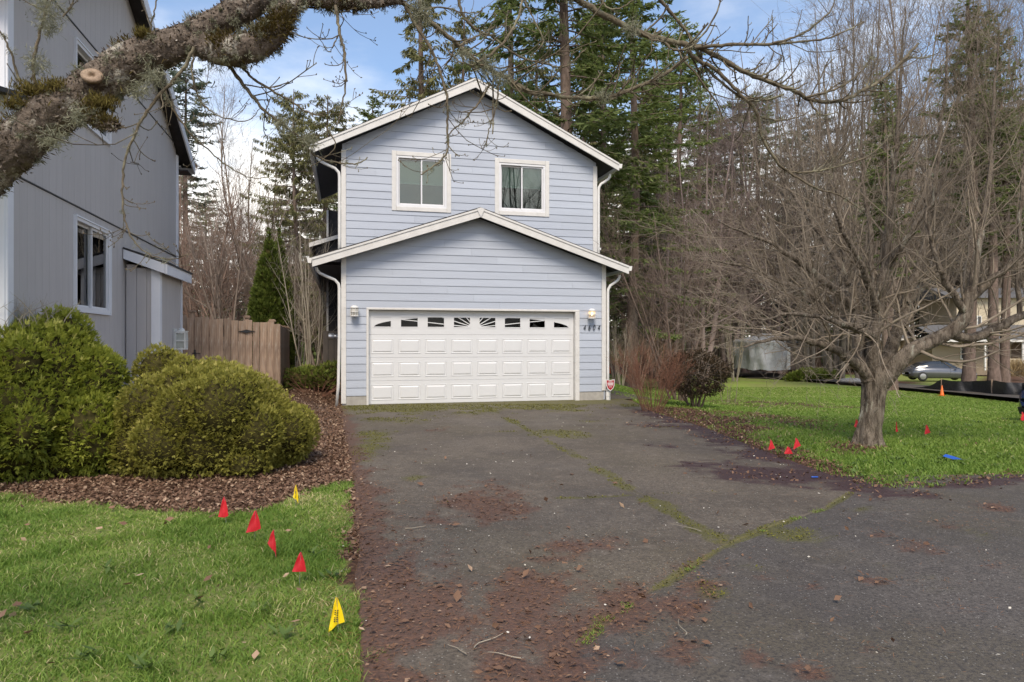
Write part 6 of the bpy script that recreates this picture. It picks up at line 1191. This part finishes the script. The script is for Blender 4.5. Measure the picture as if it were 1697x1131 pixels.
    for j in range(nv):
        s = j / (nv - 1); z = .12 + 2.5 * min(1, math.sin(min(1, s * 1.1) * math.pi / 2)); ins = 1 if s < .6 else 1 - ((s - .6) / .4) ** 2 * .97
        for i in range(nu):
            w = 2 * math.pi * i / nu; sx = np.sign(math.cos(w)) * abs(math.cos(w)) ** .6; sy = np.sign(math.sin(w)) * abs(math.sin(w)) ** .6
            f = 1 + .06 * math.sin(w * 9 + s * 5) * (1 - s * .6) + .05 * math.sin(w * 17 - s * 9) * (1 - s) + .09 * mnoise.noise(Vector((sx * 2, sy * 2, s * 4)))
            V.append((1.52 * sx * ins * f, 2.6 * sy * ins * f, z + (.22 * (sx + .4) if s > .75 else 0) + (-.12 * abs(math.sin(w * 3)) if j == 0 else 0) + (.1 * (1 - ins) if s > .8 else 0)))
    i = np.arange(nu * nv).reshape(nv, nu); jn = np.roll(i, -1, 1); link('tarp', np_mesh('tarp', np.array(V), Q=np.stack([i[:-1], jn[:-1], jn[1:], i[1:]], -1).reshape(-1, 4), smooth=True), TARP, R4)
    TY = bpy.data.materials['tyre rubber']
    for s in (-1, 1): MB().lathe([(.15, -.1), (.33, -.1), (.33, .1), (.15, .1)], (s * 1.1, -.6, .33), 16, 'x').build('wheel', TY, R4, True)
    # evergreen ground growth by the shed and ornamental grass before the tan house
    f, ii = bush(61, [(0, 0, .3, 1.2, .9, .6), (1.3, .2, .3, 1.0, .8, .5), (-1, .1, .2, .8, .7, .4)], 1500, .3, .09, .5)
    c = at(1345, 612, 50); place_tree('low_evergreen', (ii, f), (INNER, ARB), (c.x, 50, float(gz(c.x, 50)) - .05), 0, 1.0, 'low green shrubs right of the brown shed', None, 'shrub', ('inner_growth', 'fronds'))
    OG = leafmat('straw ornamental grass', (.28, .20, .10), (.5, .38, .22), None, .7, .2); r = np.random.default_rng(9); a = Acc(); n = 900; az = r.uniform(0, 6.28, n); d = np.stack([np.cos(az) * .7, np.sin(az) * .7, r.uniform(.6, 2, n)], -1); kites(a, r.normal(0, .35, (n, 3)) * [1, 1, 0], d, r.normal(size=(n, 3)), r.uniform(.8, 1.7, n), .06, r.uniform(0, 1, n)); c = at(1682, 622, 52); tag(a.build('ornamental_grass', OG), 'straw-coloured ornamental grass clump before the tan house porch', 'grass clump').location = (c.x, 52, c.z - .1)
    # wood closing the view far behind
    a = Acc(); b = Acc(); r = np.random.default_rng(77); n = 170; X = r.uniform(-75, 95, n); Y = r.uniform(74, 112, n); hh = r.uniform(7, 13, n) * np.where(X > 6, 1.5, 1) * (1 + .12 * np.sin(X * .2)); kk = 5; P = np.stack([np.stack([X + .3 * s * r.normal(size=n), Y, gz(X, Y) + hh * s], -1) for s in np.linspace(0, 1, kk)], 1); tubes(a, P, .12 * np.linspace(1, .2, kk)[None] * np.ones((n, 1)), 4)
    p, q = spawn(r, P, .12 * np.ones((n, kk)), 14, .1, .98, 48, 15, .32, .3, .35, 5, .12, (0, 0, .05), rmin=.02); tubes(a, p, q, 3); p2, q2 = spawn(r, p, q, 3, .15, 1, 42, 15, .6, .3, .6, 3, .15, (0, 0, .02), rmin=.018); tubes(a, p2, q2, 3)
    tag(a.build('distant_wood', BARK_TWIG, None, True, 'stuff'), 'brown leafless wood closing the view behind everything', 'wood')
    n = 52000; X = r.uniform(-75, 95, n); Y = r.uniform(90, 115, n); Z = gz(X, Y) + np.where(X > 8, 20, 12) * r.uniform(0, 1, n) ** 1.5 * (.5 + .5 * fbm(X * .12, Y * .1, 5)); k = fbm(X * .15, Y * .15 + Z * .12, 6) > .38; X, Y, Z = X[k], Y[k], Z[k]; n = len(X); kites(b, np.stack([X, Y, Z], -1), r.normal(size=(n, 3)) + [0, 0, -.3], r.normal(size=(n, 3)), r.uniform(.7, 1.5, n), r.uniform(.25, .5, n), r.beta(2, 3, n)); tag(b.build('distant_evergreens', FIR, None, False, 'stuff'), 'dark green undergrowth of the far wood', 'undergrowth')
build_far()
# ------------------------------------------------------------------ the mossy limb overhead
def build_overhang():
    TB = barkmat('mossy maple bark', (.225, .182, .145), (.085, .068, .053), 30, (1, 1, 1), lichen=(.46, .43, .36), lo=.53, hi=.62, bmp=1.0, vary=0, bdist=.012)
    BB = barkmat('olive maple branch bark', (.175, .145, .10), (.09, .073, .05), 30, (1, 1, 1), lichen=(.30, .29, .19), lo=.5, hi=.72, bmp=.6, vary=0, bdist=.004)
    MOSS = leafmat('dark moss', (.075, .05, .016), (.15, .125, .025), (.24, .20, .05), .8, .25); LICH = leafmat('pale beard lichen', (.20, .20, .125), (.36, .36, .25), (.50, .49, .37), .8, .25); FLK = leafmat('bark flakes', (.085, .068, .052), (.21, .172, .135), (.38, .34, .29), .9, 0)
    r = np.random.default_rng(88); R = empty('overhanging_tree', (-2.95, 2.35, 0), 0, 'mossy lichen-covered bare tree whose limbs hang across the top', 'tree'); O = np.array([-2.95, 2.35, 0])
    def A(px, py, Y): q = at(px, py, Y); return (q.x - O[0], q.y - O[1], q.z - O[2])
    def rpx(v, Y): return v * Y / FPX
    def limb(name, pts, rad, k=110, sides=26, amp=.19):
        P = spline(pts, k); q = np.interp(np.linspace(0, 1, k), np.linspace(0, 1, len(rad)), rad); a = Acc(); tubes(a, P[None], q[None], sides); V = a.V[0].astype(float); c = np.repeat(P, sides, 0); d = V - c
        arc = np.repeat(np.linspace(0, 1, k) * np.linalg.norm(np.diff(P, axis=0), axis=1).sum(), sides); th = np.tile(np.arange(sides) * 2 * np.pi / sides, k); f = np.array([1 + amp * (mnoise.noise(Vector(v * 7)) * .9 + .5 * mnoise.noise(Vector(v * 21)) + .9 * (.35 - abs(mnoise.noise(Vector((5 * math.cos(t_), 5 * math.sin(t_), s_ * 9))))) + .7 * (.3 - abs(mnoise.noise(Vector((11 * math.cos(t_), 11 * math.sin(t_), s_ * 22)))))) for v, s_, t_ in zip(V, arc, th)]); V = c + d * f[:, None]; a.V[0] = V.astype(np.float32); a.build(name, TB, R, True); return V, nrm(d), np.repeat(q, sides), P, q
    Y0 = 2.6
    S = []
    S.append(limb('trunk', [(0, 0, -.15), (.02, .0, .6), (.10, .05, 1.15), A(-190, 400, Y0), A(-70, 318, Y0), A(5, 258, Y0), A(80, 195, Y0), A(150, 150, Y0), A(215, 108, Y0), A(280, 78, Y0), A(345, 48, Y0 + .02), A(410, 12, Y0 + .05), A(480, -28, Y0 + .1)], [.24, .18, .16, .15, .135, .120, .102, .092, .082, .075, .068, .050, .042], 330, 46))
    S.append(limb('fork', [A(320, 72, Y0), A(375, 84, Y0 - .03), A(425, 76, Y0 - .04), A(458, 50, Y0 - .02), A(474, 18, Y0 + .02), A(500, -6, Y0 + .06), A(560, 2, Y0 + .1), A(620, 2, Y0 + .15), A(665, -4, Y0 + .2)], [.04, .05, .047, .041, .036, .032, .028, .023, .020], 150, 26))
    S.append(limb('upper_limb', [A(470, -22, Y0 + .1), A(600, -70, Y0 + .2), A(760, -85, Y0 + .4), A(880, -50, Y0 + .55), A(950, -6, Y0 + .6)], [.05, .04, .036, .030, .026], 60, 16))
    S.append(limb('stub', [A(140, 180, Y0 - .05), A(165, 205, Y0 - .07), A(193, 209, Y0 - .08)], [.03, .02, .015], 16, 14, .12))
    # pruning scar: pale callus ring with a dark hole, set on the face of the limb towards the viewer
    c = np.array(A(152, 125, Y0 - .083)); sm = M('pale healed wood', (.34, .245, .165), (.24, .165, .11), 30, .7, .4, 60, dirt=(.22, .13, .07), dscale=20); sc = MB().lathe([(.06, .012), (.055, -.004), (.044, -.010), (.028, -.009), (.017, -.002), (.013, .02), (.001, .022)], (0, 0, 0), 20, 'y').build('pruning_scar', sm, R, True); sc.location = c; sc.rotation_euler = (-.45, .3, 0); sc.scale = (.72, .6, .55)
    # flakes, moss and lichen on those limbs
    fl, ms, lc = Acc(), Acc(), Acc()
    for V, n, q, P, qr in S:
        m = 26000 if len(V) > 4000 else 5000 if len(V) > 500 else 900; i = r.integers(0, len(V), m); b = V[i] + r.normal(0, .003, (m, 3)); d = r.normal(size=(m, 3)) + n[i] * .18; kites(fl, b - n[i] * .004, d, n[i] + r.normal(0, .5, (m, 3)), r.uniform(.007, .023, m), r.uniform(.003, .010, m), r.beta(1.7, 2.2, m), .1)
        nz = np.array([mnoise.noise(Vector(v * 5.5 + np.array([3, 1, 7]))) for v in V]); w = np.clip((nz + .02) * 2.2, 0, 1) * np.clip(.45 + n[:, 2] * .7, .05, 1); w = w / w.sum(); m = 15000 if len(V) > 4000 else 5500 if len(V) > 500 else 900; i = r.choice(len(V), m, p=w); b = V[i] + r.normal(0, .007, (m, 3)); d = n[i] * .8 + np.array([0, 0, .35]) + r.normal(0, .5, (m, 3)); kites(ms, b, d, r.normal(size=(m, 3)), r.uniform(.012, .03, m), r.uniform(.003, .006, m), np.clip(r.beta(2, 3, m) - .1, 0, 1))
        g = 420 if len(V) > 9000 else 110 if len(V) > 500 else 5; i = r.integers(0, len(V), g); w = V[i]
        for j in range(g):
            kk = int(r.integers(14, 54)); s = r.uniform(.3, .85); b = np.repeat(w[j:j + 1], kk, 0) + r.normal(0, .010 * s, (kk, 3)); d = n[i[j]] + r.normal(0, .55, (kk, 3)) + [0, 0, -.15]; ln = r.uniform(.012, .036, kk) * s; t = np.clip(r.beta(2, 2, kk), 0, 1); kites(lc, b, d, r.normal(size=(kk, 3)), ln, .0026, t); e = b + nrm(d) * ln[:, None] * .6; kites(lc, e, d + r.normal(0, .9, (kk, 3)), r.normal(size=(kk, 3)), ln * .6, .002, t); kites(lc, e, d + r.normal(0, .9, (kk, 3)), r.normal(size=(kk, 3)), ln * .55, .002, t)
    for px, py, s in ((55, 155, 1.0), (30, 178, .7), (240, 62, .5), (95, 150, .8), (170, 175, .9)):
        kk = 900; c = np.array(A(px, py, Y0 - .05)); b = c + r.normal(0, .018 * s, (kk, 3)) * [1.5, 1.5, .8]; d = np.array([0, -.1, 1]) + r.normal(0, .5, (kk, 3)); kites(ms, b, d, r.normal(size=(kk, 3)), r.uniform(.012, .034, kk), .004, np.clip(r.beta(2, 2, kk) + .05, 0, 1))
    fl.build('bark_flakes', FLK, R, kind='stuff'); ms.build('moss', MOSS, R, kind='stuff')
    # branches traced from the photograph: points (px, py), depth, radius in px
    T = [([(322, 78), (303, 115), (282, 140), (256, 168), (238, 195), (222, 225), (208, 262), (203, 300), (204, 345), (212, 380), (226, 405), (252, 425), (285, 430), (312, 422)], 2.5, 2.5, 5.0, 1.2, 1.0),
         ([(322, 80), (319, 112), (325, 150), (340, 178), (372, 196), (410, 200), (432, 180)], 2.55, 2.6, 3.2, 1.0, .8), ([(258, 95), (272, 150), (292, 190), (318, 225), (352, 255), (392, 285), (425, 297), (462, 292)], 2.6, 2.75, 3.2, 1.0, .7),
         ([(378, 105), (402, 140), (428, 172), (452, 195), (480, 215), (512, 240)], 2.6, 2.7, 5.5, 2.2, .8), ([(392, 105), (420, 130), (450, 150), (485, 170), (508, 186), (538, 193)], 2.6, 2.65, 4.0, 2.0, .6),
         ([(556, 10), (562, 45), (568, 75), (572, 110), (572, 145), (565, 180), (560, 208)], 2.65, 2.6, 4.6, 1.6, 1.0), ([(560, 60), (545, 85), (528, 62)], 2.65, 2.6, 2.2, .9, .5),
         ([(655, 0), (676, 10), (700, 28), (722, 44), (742, 60), (762, 78), (784, 97), (802, 106), (818, 120), (842, 131), (878, 153), (905, 156), (940, 162), (998, 163), (1036, 152), (1094, 127), (1139, 95)], 2.85, 3.3, 6.8, 5.0, 1.5),
         ([(672, 12), (694, 48), (714, 82), (726, 110), (734, 135), (741, 166), (741, 212), (743, 245), (731, 266), (698, 291)], 2.85, 2.8, 4.6, 2.0, 1.3), ([(812, 140), (797, 165), (780, 187), (762, 207), (745, 222), (738, 240)], 3.0, 2.9, 3.0, 1.6, .8),
         ([(826, 140), (824, 168), (818, 192), (811, 214), (805, 240)], 3.0, 3.0, 2.4, 1.2, .8), ([(790, 105), (815, 88), (842, 62), (858, 30), (866, 0)], 2.95, 3.1, 4.2, 3.0, .5), ([(802, 108), (772, 106), (748, 92), (735, 70)], 2.95, 3.0, 2.6, 1.2, .5), ([(760, 76), (790, 60), (812, 50), (840, 40)], 2.9, 3.0, 2.4, 1.2, .5),
         ([(758, -20), (765, 20), (778, 40), (800, 55), (815, 60), (838, 80), (870, 98), (900, 105)], 3.0, 3.2, 4.5, 2.5, .8), ([(690, 20), (730, 12), (770, 22), (800, 20)], 2.9, 3.0, 2.6, 1.4, .7),
         ([(950, -4), (982, 15), (1020, 36), (1052, 51), (1083, 62), (1126, 72), (1160, 80), (1200, 100), (1232, 119), (1265, 132), (1320, 152), (1341, 165), (1390, 168), (1430, 150), (1464, 131), (1495, 102), (1522, 72)], 3.2, 3.7, 8.5, 3.4, 1.2),
         ([(1150, 80), (1200, 75), (1267, 74), (1320, 70), (1370, 64), (1405, 50), (1431, 37)], 3.35, 3.5, 5.2, 1.6, .8), ([(1280, 72), (1322, 60), (1355, 38), (1378, 16), (1385, -10)], 3.4, 3.5, 3.6, 1.8, .5),
         ([(1140, 78), (1150, 96), (1185, 116), (1230, 160), (1255, 189), (1263, 230), (1287, 267), (1308, 285), (1340, 285), (1370, 281), (1431, 263), (1460, 242), (1476, 222)], 3.35, 3.7, 5.4, 1.8, 1.1), ([(1306, 284), (1337, 304), (1362, 316), (1390, 324), (1427, 347)], 3.5, 3.6, 3.0, 1.4, .7), ([(1090, -6), (1110, 20), (1135, 49), (1152, 76), (1168, 110), (1212, 150), (1250, 168), (1300, 158)], 3.3, 3.5, 4.6, 2.2, .9),
         ([(1058, 52), (1082, 66), (1100, 68), (1112, 55)], 3.2, 3.15, 3.6, 2.0, .4), ([(1095, 65), (1120, 84), (1146, 78), (1160, 62)], 3.25, 3.2, 3.6, 1.8, .3), ([(1232, 119), (1262, 125), (1288, 110), (1294, 92)], 3.4, 3.4, 3.4, 2.0, .3), ([(1268, 132), (1310, 148), (1338, 138)], 3.4, 3.4, 3.2, 1.8, .3), ([(1335, 162), (1380, 150), (1415, 130), (1444, 98)], 3.5, 3.5, 3.6, 1.6, .4), ([(1342, 168), (1360, 190), (1388, 186)], 3.5, 3.5, 3.0, 1.4, .4), ([(1262, 195), (1290, 200), (1320, 195), (1342, 184)], 3.5, 3.5, 3.0, 1.2, .4),
         ([(898, 104), (930, 112), (952, 100), (972, 80)], 3.2, 3.2, 2.8, 1.4, .5), ([(990, -8), (1008, 14), (1030, 12), (1062, -8)], 3.2, 3.2, 3.0, 1.6, .3), ([(848, 142), (872, 122), (898, 108), (912, 100)], 3.1, 3.1, 3.0, 1.6, .3), ([(870, 0), (888, 40), (900, 70), (878, 95)], 3.1, 3.0, 2.2, 1.2, .4),
         ([(60, 150), (55, 110), (64, 60), (74, 30), (82, -20)], 2.55, 2.55, 4.2, 3.4, .3), ([(45, 158), (28, 120), (14, 75), (-2, 50)], 2.55, 2.5, 3.6, 2.2, .4), ([(105, 28), (118, 10), (126, -10)], 2.5, 2.5, 2.2, 1.6, .6), ([(246, 60), (254, 25), (262, -12)], 2.55, 2.55, 2.4, 1.6, .2),
         ([(500, 240), (530, 262), (560, 270), (590, 272), (610, 262)], 2.7, 2.75, 2.6, 1.6, .7), ([(540, 210), (556, 240), (540, 262), (512, 276)], 2.7, 2.7, 2.0, 1.0, .4), ([(480, 20), (530, 12), (556, 22), (590, 14)], 2.7, 2.7, 3.0, 1.4, .5)]
    for pts, ya, yb, ra, rb_, tw in T:
        n = len(pts); ys = np.linspace(ya, yb, n); k = max(10, n * 5); P = spline([A(p[0], p[1], y) for p, y in zip(pts, ys)], k); Ym = np.linspace(ya, yb, k); q = np.linspace(ra, rb_, k) * .62 * Ym / FPX; P[1:] += r.normal(0, .0018, P[1:].shape); q = q * (1 + .16 * np.sin(np.arange(k) * 1.9) * (r.uniform(size=k) > .5))
        a = Acc(); tubes(a, P[None], q[None], 8); L = plen(P[None])[0]; c = int(max(2, round(L * 22 * tw))); p1, r1 = spawn(r, P[None], q[None], c, .18, .99, 52, 14, .0, .5, .42, 6, .12, (0, 0, .16), lmin=.03, rmin=.0013, abs_len=.14, fall=.4, tip=.7); tubes(a, p1, r1, 5); p2, r2 = spawn(r, p1, r1, 2, .3, 1, 55, 15, .32, .4, .75, 4, .16, (0, 0, .16), lmin=.012, rmin=.0012, tip=.8); tubes(a, p2, r2, 4)
        for tp in (p1[:, -1], p2[:, -1]):                              # buds
            m = len(tp); d = np.tile([0, 0, 1.0], (m, 1)) + r.normal(0, .4, (m, 3)); tubes(a, np.stack([tp - nrm(d) * .002, tp + nrm(d) * .002, tp + nrm(d) * .006], 1), np.tile([.0014, .0024, .0006], (m, 1)), 4)
        a.build('branch', BB, R, True)
        g = int(L * 16 * (1.6 if ra > 6 else .8)); i = r.integers(0, k, max(g, 1))
        for j in i:
            kk = int(r.integers(10, 40)); s = r.uniform(.4, 1.0) * (1.3 if ra > 6 else .9); b = P[j] + r.normal(0, .008 * s, (kk, 3)); d = r.normal(0, .7, (kk, 3)) + [0, 0, -.25]; ln = r.uniform(.010, .030, kk) * s; t = r.beta(2, 2, kk); kites(lc, b, d, r.normal(size=(kk, 3)), ln, .0022, t); e = b + nrm(d) * ln[:, None] * .6; kites(lc, e, d + r.normal(0, .8, (kk, 3)), r.normal(size=(kk, 3)), ln * .6, .0018, t)
    for px, py, y, s in ((78, 12, 2.5, 2.0), (80, 45, 2.5, 1.3), (60, 105, 2.55, 1.5), (1048, 45, 3.15, 1.5), (700, 25, 2.85, 1.6), (805, 112, 2.98, 2.0), (830, 128, 3.0, 1.6), (690, 12, 2.85, 1.8), (770, 90, 2.9, 1.2), (1000, 160, 3.2, 1.4), (512, 235, 2.68, 1.4), (470, 205, 2.65, 1.5), (90, 230, 2.44, 1.6), (130, 195, 2.45, 1.2), (255, 130, 2.48, 1.6), (230, 150, 2.48, 1.3)):
        kk = int(170 * s); c = np.array(A(px, py, y)); b = c + r.normal(0, .012 * s, (kk, 3)); d = r.normal(0, .8, (kk, 3)) + [0, 0, -.3]; ln = r.uniform(.015, .04, kk) * (.6 + .3 * s); t = r.beta(2, 2, kk); kites(lc, b, d, r.normal(size=(kk, 3)), ln, .0024, t); e = b + nrm(d) * ln[:, None] * .6; kites(lc, e, d + r.normal(0, .8, (kk, 3)), r.normal(size=(kk, 3)), ln * .6, .002, t)
    lc.build('lichen', LICH, R, kind='stuff')
build_overhang()
